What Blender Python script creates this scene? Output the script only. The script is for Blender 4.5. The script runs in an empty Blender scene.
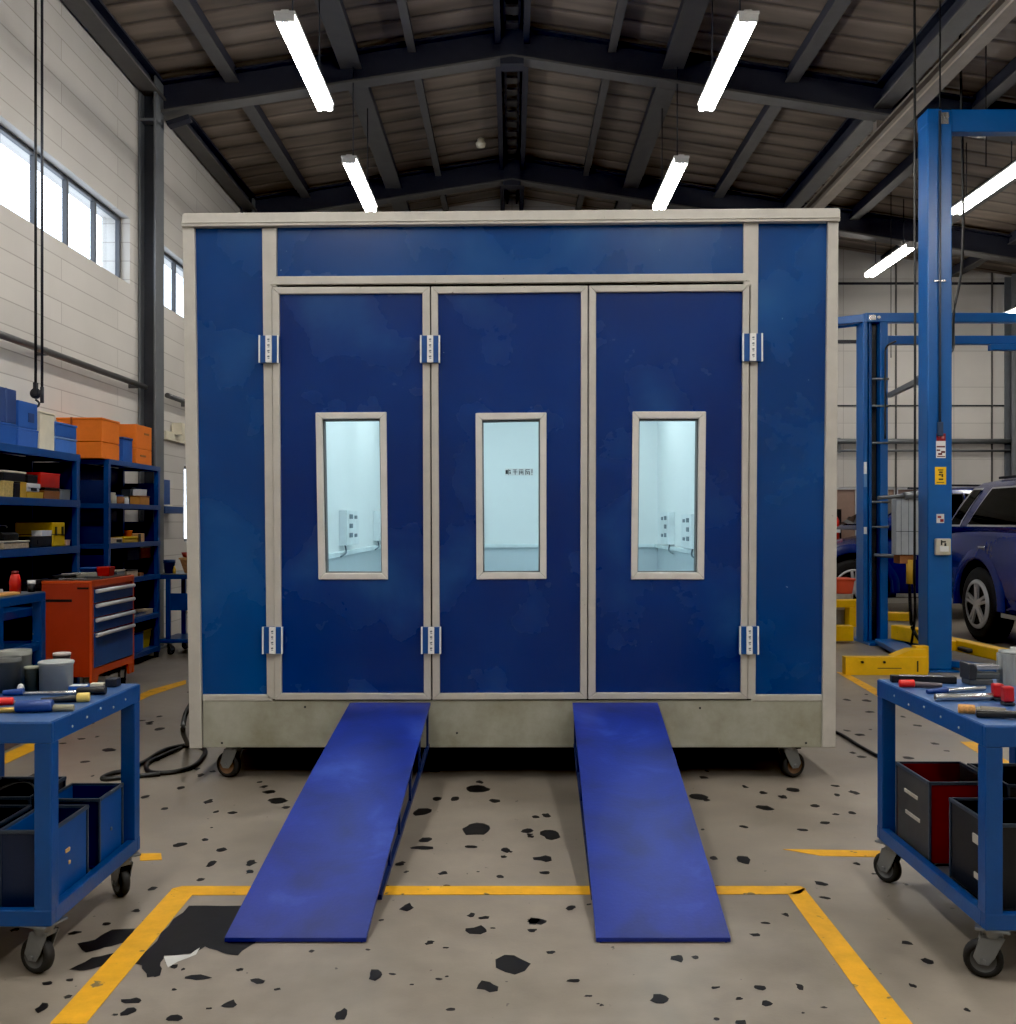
import bpy, bmesh, math, random
from mathutils import Vector, Matrix
random.seed(7)
scene = bpy.context.scene
COL = scene.collection
CAM_H, F, VX, VY = 1.4, 1000.0, 512.0, 522.0
V = Vector

def at(px, py, d):                       # photo pixel at depth d -> point of the hall
    return V(((px - VX) * d / F, d, CAM_H - (py - VY) * d / F))
def ground(px, py):
    d = CAM_H * F / (py - VY)
    return V(((px - VX) * d / F, d, 0.0))
def on_plane(px, py, h):                 # on a horizontal surface at height h
    d = (CAM_H - h) * F / (py - VY)
    return V(((px - VX) * d / F, d, h))

# ------------------------------------------------------------------ materials
def lin(c):
    r = []
    for v in c:
        v = v / 255.0
        r.append(v / 12.92 if v <= 0.04045 else ((v + 0.055) / 1.055) ** 2.4)
    return (r[0], r[1], r[2], 1.0)

MATS = {}
def mat(key, rgb, rough=0.5, metal=0.0, var=0.12, scale=6.0, bump=0.0, bscale=60.0, spec=0.5, dark=None, chips=None, coat=0.0):
    if key in MATS: return MATS[key]
    m = bpy.data.materials.new(key); m.use_nodes = True
    nt = m.node_tree; N = nt.nodes; L = nt.links
    b = N['Principled BSDF']
    base = lin(rgb)
    tc = N.new('ShaderNodeTexCoord')
    nz = N.new('ShaderNodeTexNoise'); nz.inputs['Scale'].default_value = scale; nz.inputs['Detail'].default_value = 6
    nz.inputs['Roughness'].default_value = 0.65
    L.new(tc.outputs['Object'], nz.inputs['Vector'])
    rp = N.new('ShaderNodeValToRGB')
    rp.color_ramp.elements[0].position = 0.3; rp.color_ramp.elements[1].position = 0.72
    d = lin(dark) if dark else tuple(v * (1 - var) for v in base[:3]) + (1,)
    l = tuple(min(1, v * (1 + var * 0.7)) for v in base[:3]) + (1,)
    rp.color_ramp.elements[0].color = d; rp.color_ramp.elements[1].color = l
    L.new(nz.outputs['Fac'], rp.inputs['Fac'])
    out = rp.outputs['Color']
    if chips:
        n2 = N.new('ShaderNodeTexNoise'); n2.inputs['Scale'].default_value = chips[1]; n2.inputs['Detail'].default_value = 4
        L.new(tc.outputs['Object'], n2.inputs['Vector'])
        r2 = N.new('ShaderNodeValToRGB'); r2.color_ramp.elements[0].position = chips[2]; r2.color_ramp.elements[1].position = chips[2] + 0.03
        L.new(n2.outputs['Fac'], r2.inputs['Fac'])
        mx = N.new('ShaderNodeMixRGB'); mx.inputs['Color2'].default_value = lin(chips[0])
        L.new(r2.outputs['Color'], mx.inputs['Fac']); L.new(out, mx.inputs['Color1']); out = mx.outputs['Color']
    L.new(out, b.inputs['Base Color'])
    b.inputs['Roughness'].default_value = rough; b.inputs['Metallic'].default_value = metal
    b.inputs['Specular IOR Level'].default_value = spec
    if coat: b.inputs['Coat Weight'].default_value = coat; b.inputs['Coat Roughness'].default_value = 0.05
    if bump:
        n3 = N.new('ShaderNodeTexNoise'); n3.inputs['Scale'].default_value = bscale; n3.inputs['Detail'].default_value = 3
        L.new(tc.outputs['Object'], n3.inputs['Vector'])
        bp = N.new('ShaderNodeBump'); bp.inputs['Strength'].default_value = bump; bp.inputs['Distance'].default_value = 0.01
        L.new(n3.outputs['Fac'], bp.inputs['Height']); L.new(bp.outputs['Normal'], b.inputs['Normal'])
    MATS[key] = m
    return m
def emit(key, rgb, strength):
    if key in MATS: return MATS[key]
    m = bpy.data.materials.new(key); m.use_nodes = True
    b = m.node_tree.nodes['Principled BSDF']
    b.inputs['Base Color'].default_value = lin(rgb)
    b.inputs['Emission Color'].default_value = lin(rgb); b.inputs['Emission Strength'].default_value = strength
    MATS[key] = m
    return m
def glass(key, rgb, gloss=0.08, rough=0.02):
    if key in MATS: return MATS[key]
    m = bpy.data.materials.new(key); m.use_nodes = True
    nt = m.node_tree; N = nt.nodes; L = nt.links; N.remove(N['Principled BSDF'])
    t = N.new('ShaderNodeBsdfTransparent'); t.inputs['Color'].default_value = lin(rgb)
    g = N.new('ShaderNodeBsdfGlossy'); g.inputs['Roughness'].default_value = rough
    lw = N.new('ShaderNodeLayerWeight'); lw.inputs['Blend'].default_value = 0.5
    pw = N.new('ShaderNodeMath'); pw.operation = 'POWER'; pw.inputs[1].default_value = 4; L.new(lw.outputs['Facing'], pw.inputs[0])
    ad = N.new('ShaderNodeMath'); ad.operation = 'MULTIPLY_ADD'; ad.inputs[1].default_value = 0.5; ad.inputs[2].default_value = gloss * 0.5; L.new(pw.outputs[0], ad.inputs[0])
    mx = N.new('ShaderNodeMixShader'); L.new(ad.outputs[0], mx.inputs['Fac'])
    L.new(t.outputs[0], mx.inputs[1]); L.new(g.outputs[0], mx.inputs[2])
    L.new(mx.outputs[0], N['Material Output'].inputs['Surface'])
    MATS[key] = m
    return m

# ------------------------------------------------------------------ geometry helpers
def B(): return bmesh.new()
def box(bm, x0, x1, y0, y1, z0, z1, mi=0):
    vs = [bm.verts.new(p) for p in ((x0,y0,z0),(x1,y0,z0),(x1,y1,z0),(x0,y1,z0),(x0,y0,z1),(x1,y0,z1),(x1,y1,z1),(x0,y1,z1))]
    for f in ((0,3,2,1),(4,5,6,7),(0,1,5,4),(1,2,6,5),(2,3,7,6),(3,0,4,7)):
        bm.faces.new([vs[i] for i in f]).material_index = mi
    return bm
def cbox(bm, c, s, mi=0):
    return box(bm, c[0]-s[0]/2, c[0]+s[0]/2, c[1]-s[1]/2, c[1]+s[1]/2, c[2]-s[2]/2, c[2]+s[2]/2, mi)
def frustum(bm, c, s0, s1, z0, z1, mi=0, open_top=False):  # tapered box, c=(x,y)
    vs = []
    for s, z in ((s0, z0), (s1, z1)):
        for a, b_ in ((-1,-1),(1,-1),(1,1),(-1,1)):
            vs.append(bm.verts.new((c[0]+a*s[0]/2, c[1]+b_*s[1]/2, z)))
    fs = [(0,3,2,1),(0,1,5,4),(1,2,6,5),(2,3,7,6),(3,0,4,7)]
    if not open_top: fs.append((4,5,6,7))
    for f in fs: bm.faces.new([vs[i] for i in f]).material_index = mi
    return bm
def quad_prism(bm, pts, back, mi=0):      # pts: front polygon (Vectors), extruded by +y back
    a = [bm.verts.new(p) for p in pts]; b = [bm.verts.new(p + V((0, back, 0))) for p in pts]
    n = len(a)
    bm.faces.new(a).material_index = mi; bm.faces.new(b[::-1]).material_index = mi
    for i in range(n):
        bm.faces.new((a[i], b[i], b[(i+1) % n], a[(i+1) % n])).material_index = mi
    return bm
def prism(bm, pts, vec, mi=0):
    a = [bm.verts.new(p) for p in pts]; b = [bm.verts.new(V(p) + V(vec)) for p in pts]
    n = len(a)
    bm.faces.new(a).material_index = mi; bm.faces.new(b[::-1]).material_index = mi
    for i in range(n):
        bm.faces.new((a[i], b[i], b[(i+1) % n], a[(i+1) % n])).material_index = mi
    return bm
def basis(d):
    d = d.normalized(); up = V((0,0,1)) if abs(d.z) < 0.95 else V((0,1,0))
    s = d.cross(up).normalized(); u = s.cross(d).normalized()
    return s, u
def bar(bm, p0, p1, w, h, mi=0):          # oriented box beam: w sideways, h along its 'up'
    p0, p1 = V(p0), V(p1); s, u = basis(p1 - p0)
    vs = []
    for p in (p0, p1):
        for a, b_ in ((-1,-1),(1,-1),(1,1),(-1,1)):
            vs.append(bm.verts.new(p + s*(a*w/2) + u*(b_*h/2)))
    for f in ((0,3,2,1),(4,5,6,7),(0,1,5,4),(1,2,6,5),(2,3,7,6),(3,0,4,7)):
        bm.faces.new([vs[i] for i in f]).material_index = mi
    return bm
def rod(bm, p0, p1, r, r1=None, n=16, mi=0, smooth=True):
    p0, p1 = V(p0), V(p1); r1 = r if r1 is None else r1; s, u = basis(p1 - p0)
    A, C = [], []
    for i in range(n):
        a = 2*math.pi*i/n; d = s*math.cos(a) + u*math.sin(a)
        A.append(bm.verts.new(p0 + d*r)); C.append(bm.verts.new(p1 + d*r1))
    for i in range(n):
        f = bm.faces.new((A[i], A[(i+1)%n], C[(i+1)%n], C[i])); f.material_index = mi; f.smooth = smooth
    bm.faces.new(A[::-1]).material_index = mi; bm.faces.new(C).material_index = mi
    return bm
def lathe(bm, prof, c, n=28, mi=0, axis='z', cap=True):   # prof: (r, h) pairs
    rings = []
    for r, h in prof:
        ring = []
        for i in range(n):
            a = 2*math.pi*i/n
            x, y = r*math.cos(a), r*math.sin(a)
            p = (x, y, h) if axis == 'z' else ((h, x, y) if axis == 'x' else (x, h, y))
            ring.append(bm.verts.new((c[0]+p[0], c[1]+p[1], c[2]+p[2])))
        rings.append(ring)
    for a, b_ in zip(rings, rings[1:]):
        for i in range(n):
            f = bm.faces.new((a[i], a[(i+1)%n], b_[(i+1)%n], b_[i])); f.smooth = True; f.material_index = mi
    if cap:
        bm.faces.new(rings[0][::-1]).material_index = mi; bm.faces.new(rings[-1]).material_index = mi
    return bm
def spline(pts, n=8):
    P = [V(p) for p in pts]; P = [P[0]] + P + [P[-1]]; out = []
    for i in range(1, len(P)-2):
        a, b_, c, d = P[i-1], P[i], P[i+1], P[i+2]
        for k in range(n):
            t = k/n
            out.append(0.5*((2*b_) + (c-a)*t + (2*a-5*b_+4*c-d)*t*t + (3*b_-a-3*c+d)*t**3))
    out.append(P[-2]); return out
def tube(bm, pts, r, n=8, mi=0):
    rings = []
    for i, p in enumerate(pts):
        d = (pts[min(i+1, len(pts)-1)] - pts[max(i-1, 0)])
        s, u = basis(d if d.length > 1e-9 else V((0,0,1)))
        rings.append([bm.verts.new(p + s*(math.cos(2*math.pi*k/n)*r) + u*(math.sin(2*math.pi*k/n)*r)) for k in range(n)])
    for a, b_ in zip(rings, rings[1:]):
        for k in range(n):
            f = bm.faces.new((a[k], a[(k+1)%n], b_[(k+1)%n], b_[k])); f.smooth = True; f.material_index = mi
    bm.faces.new(rings[0][::-1]).material_index = mi; bm.faces.new(rings[-1]).material_index = mi
    return bm

ORI = {}
def link_mesh(name, bm, mats, org, bevel):
    bmesh.ops.translate(bm, verts=bm.verts[:], vec=-V(org))
    bmesh.ops.recalc_face_normals(bm, faces=bm.faces[:])
    me = bpy.data.meshes.new(name); bm.to_mesh(me); bm.free()
    for m in (mats if isinstance(mats, (list, tuple)) else [mats]): me.materials.append(m)
    o = bpy.data.objects.new(name, me); COL.objects.link(o)
    if bevel:
        md = o.modifiers.new('edge', 'BEVEL'); md.width = bevel; md.segments = 2; md.limit_method = 'ANGLE'; md.angle_limit = math.radians(40)
    return o
def thing(name, label, cat, loc=(0,0,0), group=None):
    o = bpy.data.objects.new(name, None); COL.objects.link(o); o.location = loc; o.empty_display_size = 0.1
    o['label'] = label; o['category'] = cat
    if group: o['group'] = group
    ORI[o.name] = V(loc); return o
def part(name, bm, mats, parent, bevel=0.0, label=None):
    org = ORI[parent.name]
    o = link_mesh(name, bm, mats, org, bevel); o.parent = parent; ORI[o.name] = org
    if label: o['label'] = label
    return o
def solo(name, bm, mats, label, cat, group=None, bevel=0.0):
    xs = [v.co for v in bm.verts]
    org = V(((min(v.x for v in xs)+max(v.x for v in xs))/2, (min(v.y for v in xs)+max(v.y for v in xs))/2, min(v.z for v in xs)))
    o = link_mesh(name, bm, mats, org, bevel); o.location = org; ORI[o.name] = org
    o['label'] = label; o['category'] = cat
    if group: o['group'] = group
    return o
def struct(name, bm, mats, bevel=0.0, parent=None):
    o = link_mesh(name, bm, mats, (0,0,0), bevel)
    if parent: o.parent = parent
    else: o['kind'] = 'structure'
    ORI[o.name] = V((0,0,0)); return o
def copy_tree(o, parent=None):
    c = o.copy(); COL.objects.link(c)
    if parent: c.parent = parent
    for ch in [k for k in bpy.data.objects if k.parent == o]: copy_tree(ch, c)
    return c

# ------------------------------------------------------------------ palette
booth_blue = None
BLUE = mat('blue_enamel', (14, 66, 128), 0.38, var=0.16, scale=5, chips=((120,125,130), 34, 0.735), bump=0.05)
BLUE_D = mat('navy_sheet', (8, 32, 80), 0.5, var=0.2)
LIFT = mat('lift_blue', (10, 88, 158), 0.32, var=0.1, scale=3)
ALU = mat('aluminium_trim', (190, 186, 178), 0.42, 0.12, var=0.1, scale=9, chips=((120,112,100), 40, 0.74))
SKIRT = mat('galvanised_skirt', (172, 173, 162), 0.42, 0.15, var=0.16, scale=3.5, dark=(140,138,118))
STEEL = mat('bright_steel', (190, 190, 190), 0.25, 0.9, var=0.1)
GREYM = mat('grey_metal', (125, 128, 130), 0.4, 0.6)
DARKM = mat('dark_steel', (36, 38, 46), 0.5, 0.2, var=0.15)
BEAM = mat('painted_beam', (42, 44, 54), 0.55, 0.1, var=0.14, scale=4)
BEAM_L = mat('grey_flange', (86, 84, 82), 0.6, 0.1, var=0.12)
RUBBER = mat('black_rubber', (22, 22, 23), 0.7, var=0.2)
BLACK = mat('black_plastic', (20, 21, 23), 0.45, var=0.2)
VOID = mat('gap_shade_black', (6, 6, 7), 0.9)  # flat black for gaps, wheel wells and painted shade under the booth
RED = mat('red_paint', (196, 36, 24), 0.4, var=0.14)
ORANGE = mat('orange_red_enamel', (222, 88, 38), 0.4, var=0.1, scale=4)
ORANGE_D = mat('rust_red_enamel', (178, 58, 26), 0.42, var=0.12, scale=3)
CARTON = mat('orange_carton', (228, 118, 32), 0.6, var=0.1)
YELLOW = mat('safety_yellow', (240, 188, 20), 0.45, var=0.12, scale=7, chips=((90,70,30), 18, 0.72))
MUST = mat('mustard', (214, 170, 60), 0.6)
CREAM = mat('cream', (222, 214, 190), 0.6)
WHITE = mat('white_plastic', (232, 232, 230), 0.5, var=0.05)
BROWN = mat('brown_card', (160, 104, 62), 0.7)
TAN = mat('tan_wood', (205, 160, 105), 0.6, var=0.2, scale=30)
GREEN = mat('olive_green', (112, 130, 96), 0.6)
GREYP = mat('grey_plastic', (132, 135, 132), 0.5)
OLIVE = mat('dark_olive_tin', (74, 76, 66), 0.45, 0.2)
BOXBLUE = mat('box_blue', (32, 84, 160), 0.55)
BOXSLATE = mat('box_slate_blue', (36, 60, 112), 0.55)
BRASS = mat('brass', (200, 165, 90), 0.35, 0.7)
PINK = mat('dusty_pane', (150, 124, 110), 0.5)
TUBE = emit('tube_glow', (255, 252, 246), 42.0)
# ================================================================== SETTING
XL, XR, YB, YF = -4.1, 9.6, 17.2, -4.0
def zroof(x): return 6.99 - 0.158*abs(x)

def wall_mat(key, axis, dado=None):
    m = bpy.data.materials.new(key); m.use_nodes = True
    nt = m.node_tree; N = nt.nodes; L = nt.links; b = N['Principled BSDF']
    g = N.new('ShaderNodeNewGeometry'); sp = N.new('ShaderNodeSeparateXYZ'); L.new(g.outputs['Position'], sp.inputs[0])
    cb = N.new('ShaderNodeCombineXYZ'); L.new(sp.outputs[axis], cb.inputs[0]); L.new(sp.outputs['Z'], cb.inputs[1])
    br = N.new('ShaderNodeTexBrick'); L.new(cb.outputs[0], br.inputs['Vector'])
    br.inputs['Scale'].default_value = 1.0; br.inputs['Brick Width'].default_value = 2.6 if axis == 'Y' else 1.9
    br.inputs['Row Height'].default_value = 0.2 if axis == 'Y' else 0.62
    br.inputs['Mortar Size'].default_value = 0.006; br.inputs['Mortar Smooth'].default_value = 0.3
    br.offset = 0.5 if axis == 'Y' else 0.0
    br.inputs['Color1'].default_value = lin((200, 195, 187)); br.inputs['Color2'].default_value = lin((208, 203, 195))
    br.inputs['Mortar'].default_value = lin((172, 166, 157))
    nz = N.new('ShaderNodeTexNoise'); nz.inputs['Scale'].default_value = 1.3; nz.inputs['Detail'].default_value = 5
    L.new(g.outputs['Position'], nz.inputs['Vector'])
    mr = N.new('ShaderNodeMapRange'); mr.inputs['To Min'].default_value = 0.82; mr.inputs['To Max'].default_value = 1.05
    L.new(nz.outputs['Fac'], mr.inputs['Value'])
    mx = N.new('ShaderNodeMixRGB'); mx.blend_type = 'MULTIPLY'; mx.inputs['Fac'].default_value = 1
    L.new(br.outputs['Color'], mx.inputs['Color1']); L.new(mr.outputs[0], mx.inputs['Color2'])
    up = N.new('ShaderNodeMapRange'); up.inputs['From Min'].default_value = 4.3; up.inputs['From Max'].default_value = 6.2   # painted shade: wall colour darkens towards the roof
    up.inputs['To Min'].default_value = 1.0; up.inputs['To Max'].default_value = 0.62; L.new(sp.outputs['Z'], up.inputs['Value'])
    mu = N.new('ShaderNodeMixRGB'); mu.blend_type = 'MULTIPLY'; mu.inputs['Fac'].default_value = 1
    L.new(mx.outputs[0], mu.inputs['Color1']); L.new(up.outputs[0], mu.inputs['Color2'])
    L.new(mu.outputs[0], b.inputs['Base Color']); b.inputs['Roughness'].default_value = 0.75
    bp = N.new('ShaderNodeBump'); bp.inputs['Strength'].default_value = 0.2; bp.inputs['Distance'].default_value = 0.008; bp.invert = True
    L.new(br.outputs['Fac'], bp.inputs['Height']); L.new(bp.outputs['Normal'], b.inputs['Normal'])
    return m
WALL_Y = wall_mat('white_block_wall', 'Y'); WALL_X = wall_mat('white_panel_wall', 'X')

# ---- floor with its paint spots
def floor_mat():
    m = bpy.data.materials.new('worn_concrete'); m.use_nodes = True
    nt = m.node_tree; N = nt.nodes; L = nt.links; b = N['Principled BSDF']
    g = N.new('ShaderNodeNewGeometry')
    def noise(s, d, dist=0.0):
        n = N.new('ShaderNodeTexNoise'); n.inputs['Scale'].default_value = s; n.inputs['Detail'].default_value = d
        n.inputs['Distortion'].default_value = dist; L.new(g.outputs['Position'], n.inputs['Vector']); return n
    a = noise(0.8, 8, 0.6); c = noise(9, 8); f = noise(90, 3)
    r = N.new('ShaderNodeValToRGB'); r.color_ramp.elements[0].position = 0.32; r.color_ramp.elements[1].position = 0.68
    r.color_ramp.elements[0].color = lin((122, 113, 101)); r.color_ramp.elements[1].color = lin((152, 143, 131))
    L.new(a.outputs['Fac'], r.inputs['Fac'])
    mr = N.new('ShaderNodeMapRange'); mr.inputs['From Min'].default_value = 0.3; mr.inputs['From Max'].default_value = 0.7
    mr.inputs['To Min'].default_value = 0.86; mr.inputs['To Max'].default_value = 1.08
    L.new(c.outputs['Fac'], mr.inputs['Value'])
    mx = N.new('ShaderNodeMixRGB'); mx.blend_type = 'MULTIPLY'; mx.inputs['Fac'].default_value = 1
    L.new(r.outputs['Color'], mx.inputs['Color1']); L.new(mr.outputs[0], mx.inputs['Color2'])
    # small dark specks
    vo = N.new('ShaderNodeTexNoise'); vo.inputs['Scale'].default_value = 26; vo.inputs['Detail'].default_value = 2
    L.new(g.outputs['Position'], vo.inputs['Vector'])
    r2 = N.new('ShaderNodeValToRGB'); r2.color_ramp.elements[0].position = 0.735; r2.color_ramp.elements[1].position = 0.76
    L.new(vo.outputs['Fac'], r2.inputs['Fac'])
    mx2 = N.new('ShaderNodeMixRGB'); mx2.inputs['Color2'].default_value = lin((62, 56, 50))
    L.new(r2.outputs['Color'], mx2.inputs['Fac']); L.new(mx.outputs[0], mx2.inputs['Color1'])
    L.new(mx2.outputs[0], b.inputs['Base Color'])
    m2 = N.new('ShaderNodeMapRange'); m2.inputs['To Min'].default_value = 0.24; m2.inputs['To Max'].default_value = 0.5
    L.new(c.outputs['Fac'], m2.inputs['Value']); L.new(m2.outputs[0], b.inputs['Roughness'])
    bp = N.new('ShaderNodeBump'); bp.inputs['Strength'].default_value = 0.08; bp.inputs['Distance'].default_value = 0.004
    L.new(f.outputs['Fac'], bp.inputs['Height']); L.new(bp.outputs['Normal'], b.inputs['Normal'])
    return m
SPOTS = [(269,792,12,4),(278,801,20,6),(180,845,14,4),(221,850,9,5),(211,864,8,5),(251,863,12,5),(250,872,9,4),(232,813,9,3),(216,812,5,2.5),
 (205,840,7,3),(153,889,10,4),(477,789,26,7),(422,812,18,8),(437,799,10,4),(455,799,10,4),(495,801,10,4),(476,829,30,12),(425,840,13,5),
 (422,848,22,4),(400,864,13,4),(444,873,11,4),(500,877,8,4),(506,850,10,5),(471,847,13,3),(527,831,13,4),(407,908,15,9),(478,930,24,7),
 (430,943,10,4),(512,964,32,22),(488,987,20,11),(375,975,16,9),(257,981,14,6),(196,978,26,6),(132,1001,19,6),(129,1012,15,7),(173,1019,16,7),
 (229,1005,14,8),(341,1015,12,14),(534,921,14,6),(484,918,11,3),(75,933,12,4),(136,911,9,3),(106,924,10,3),(42,1008,14,9),(47,984,10,5),
 (699,797,20,6),(765,808,16,5),(793,790,15,4),(551,835,20,10),(544,859,18,6),(744,860,12,8),(714,858,8,5),(545,873,9,4),(822,884,16,5),
 (825,898,12,4),(786,915,8,4),(538,921,22,6),(571,908,10,5),(678,958,13,8),(573,981,12,4),(660,999,18,9),(760,988,14,5),(800,987,9,6),
 (767,1004,9,6),(715,988,10,3),(755,935,9,4),(906,943,10,5),(927,961,9,7),(913,986,6,5),(967,1010,7,4),(740,1023,12,6),(815,806,9,3),
 (825,823,11,3),(802,830,10,3),(852,813,8,3),(835,786,8,2.5),(908,758,12,3),(744,827,8,3),(160,729,10,3),(109,750,14,3.5),(85,762,9,2.5),
 (181,788,8,3),(145,797,9,3),(860,735,10,2.5),(862,757,9,2.5),(847,700,8,2),(870,712,9,2)]
bm = B()
box(bm, XL-0.3, XR+0.3, YF-0.3, YB+0.3, -0.2, 0.0)
rs = random.Random(3)
def blob(bm, px, py, w, h, z, jag=0.28, n=11):
    c = ground(px, py); d = c.y
    rx = w*d/F/2; ry = h/2 * d*d/(F*CAM_H)
    k0 = rs.uniform(0, 6.28)
    pts = []
    for i in range(n):
        a = 2*math.pi*i/n; r = 1 + rs.uniform(-jag, jag) + 0.12*math.sin(2*a + k0)
        pts.append((c.x + rx*r*math.cos(a), c.y + ry*r*math.sin(a), z))
    bm.faces.new([bm.verts.new(p) for p in pts]).material_index = 1
for s in SPOTS: blob(bm, *s, 0.0012, jag=0.16 if s[1] < 850 else 0.34, n=12 if s[1] < 850 else 9)
for i in range(120):
    px, py = rs.uniform(10, 1005), 765 + 258*rs.random()**1.3
    w = rs.uniform(3, 9); blob(bm, px, py, w, w*rs.uniform(0.3, 0.5), 0.001)
for i in range(26):
    px, py = rs.choice([rs.uniform(60, 190), rs.uniform(838, 960)]), rs.uniform(690, 770)
    w = rs.uniform(4, 9); blob(bm, px, py, w, w*0.27, 0.001)
def floor_poly(bm, pix, z, mi):
    bm.faces.new([bm.verts.new(ground(*p) + V((0, 0, z))) for p in pix]).material_index = mi
def fine(pts, n, jit):
    out = []
    for i in range(len(pts)):
        a, b_ = pts[i], pts[(i+1) % len(pts)]
        for k in range(n):
            t = k/n; j = jit if k else 0
            out.append((a[0]+(b_[0]-a[0])*t + rs.uniform(-j, j), a[1]+(b_[1]-a[1])*t + rs.uniform(-j, j)*0.5))
    return out
STAIN = [(189,906),(240,906),(268,912),(262,940),(252,945),(238,956),(222,953),(205,947),(192,954),(164,956),(160,966),(160,976),(147,978),(142,966),(134,964),(150,948),(168,927)]
floor_poly(bm, fine(STAIN, 3, 2.0), 0.0016, 1)
floor_poly(bm, fine([(77,944),(95,940),(112,930),(135,929),(128,942),(104,948),(86,953)], 3, 1.5), 0.0016, 1)
floor_poly(bm, fine([(69,970),(92,958),(116,953),(106,966),(84,971)], 3, 1.0), 0.0016, 1)
floor_poly(bm, fine([(164,957),(190,955),(200,948),(196,955),(178,962),(168,968)], 2, 0.6), 0.0018, 2)
struct('floor', bm, [floor_mat(), mat('dried_black_paint', (24, 23, 24), 0.5, var=0.3, scale=20, spec=0.25), mat('pale_paint_chip', (205, 205, 200), 0.4)])

LINE = mat('yellow_floor_paint', (228, 168, 32), 0.5, var=0.2, scale=8, chips=((120, 104, 70), 14, 0.66))
def floor_line(pix):
    bm = B(); floor_poly(bm, pix, 0.0022, 0)
    a = bm.faces[:] if not hasattr(bm.faces, 'ensure_lookup_table') else list(bm.faces)
    r = bmesh.ops.extrude_face_region(bm, geom=a)
    bmesh.ops.translate(bm, verts=[e for e in r['geom'] if isinstance(e, bmesh.types.BMVert)], vec=(0, 0, -0.0014))
    struct('floor_marking', bm, LINE)
floor_line([(172,889),(182,886.5),(800,886.5),(806,889),(800,894.5),(190,895.5)])
floor_line([(172,889.5),(192,895.5),(86,1024),(50,1024)])
floor_line([(788,894.8),(804,888.5),(914,1026),(882,1026)])
floor_line([(140,854),(161,853.5),(162,860),(140,861)])
floor_line([(783,849.5),(815,850),(880,851),(880,857.5),(820,856),(800,852.5)])
floor_line([(-60,795),(-60,782),(150,690),(186,680),(186,684),(150,696)])
floor_line([(836,672),(846,673),(890,696),(878,697)])
floor_line([(960,742),(975,742),(1040,780),(1020,780)])

# ---- walls
def wall_y(name, x, th, holes, z1):       # wall running along Y, with rectangular holes (y0,y1,z0,z1)
    bm = B(); xs = (x - th, x) if th > 0 else (x, x - th)
    hs = sorted(holes); zs = sorted({0.0, z1} | {h[2] for h in hs} | {h[3] for h in hs})
    for z0, zt in zip(zs, zs[1:]):
        y = YF
        for h in hs:
            if h[2] <= z0 + 1e-6 and h[3] >= zt - 1e-6:
                box(bm, xs[0], xs[1], y, h[0], z0, zt); y = h[1]
        box(bm, xs[0], xs[1], y, YB, z0, zt)
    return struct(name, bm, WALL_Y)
HI = [(0.4, 3.6), (4.2, 6.4), (6.9, 10.73), (11.75, 15.3)]
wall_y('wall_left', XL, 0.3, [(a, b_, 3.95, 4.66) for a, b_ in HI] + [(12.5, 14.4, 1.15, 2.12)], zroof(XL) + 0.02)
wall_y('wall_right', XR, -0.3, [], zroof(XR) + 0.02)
def gable(name, y0, y1, holes=()):
    bm = B()
    if not holes:
        pts = [(XL, y0, 0), (XR, y0, 0), (XR, y0, zroof(XR)), (0, y0, zroof(0)), (XL, y0, zroof(XL))]
        prism(bm, [V(p) for p in pts], (0, y1-y0, 0))
    else:
        x0, x1, z0, z1 = holes
        box(bm, XL, XR, y0, y1, 0, z0); box(bm, XL, x0, y0, y1, z0, z1); box(bm, x1, XR, y0, y1, z0, z1)
        pts = [(XL, y0, z1), (XR, y0, z1), (XR, y0, zroof(XR)), (0, y0, zroof(0)), (XL, y0, zroof(XL))]
        prism(bm, [V(p) for p in pts], (0, y1-y0, 0))
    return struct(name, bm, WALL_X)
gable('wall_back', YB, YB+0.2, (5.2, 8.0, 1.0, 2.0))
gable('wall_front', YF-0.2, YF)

# windows of the left wall: frame + panes, daylight behind
WF = mat('window_frame_grey', (70, 72, 76), 0.5)
SKYG = glass('clear_pane', (245, 250, 255))
def win_left(n, y0, y1, z0, z1, step, off=0.12):
    bm = B(); x = XL - off; w = 0.035
    for z in (z0 + w/2, z1 - w/2): bar(bm, (x, y0, z), (x, y1, z), 0.05, w)
    k = max(1, round((y1-y0)/step))
    for i in range(k+1):
        y = y0 + 0.02 + (y1-y0-0.04)*i/k
        box(bm, x-0.025, x+0.025, y-0.018, y+0.018, z0, z1)
    f = struct('window_%d' % n, bm, WF, 0.004)
    g = B(); box(g, x-0.008, x-0.002, y0, y1, z0, z1)
    struct('window_pane', g, SKYG, parent=f)
for i, (a, b_) in enumerate(HI): win_left(i+1, a, b_, 3.95, 4.66, 0.66)
win_left(5, 12.5, 14.4, 1.15, 2.12, 0.55)
# dado window of the back wall with dusty brown panes
bm = B()
for x in (5.22, 5.5, 5.95, 6.45, 6.62, 7.2, 7.95): box(bm, x-0.03, x+0.03, YB+0.02, YB+0.12, 1.0, 2.0)
for z in (1.02, 1.98): box(bm, 5.2, 8.0, YB+0.02, YB+0.12, z-0.02, z+0.02)
f = struct('window_6', bm, WHITE, 0.004)
g = B(); box(g, 5.2, 8.0, YB+0.06, YB+0.08, 1.0, 2.0)
struct('window_pane', g, PINK, parent=f)
bm = B(); box(bm, XL, XR, YB-0.05, YB, 0.86, 0.99); struct('trim_1', bm, CREAM, 0.004)
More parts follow.
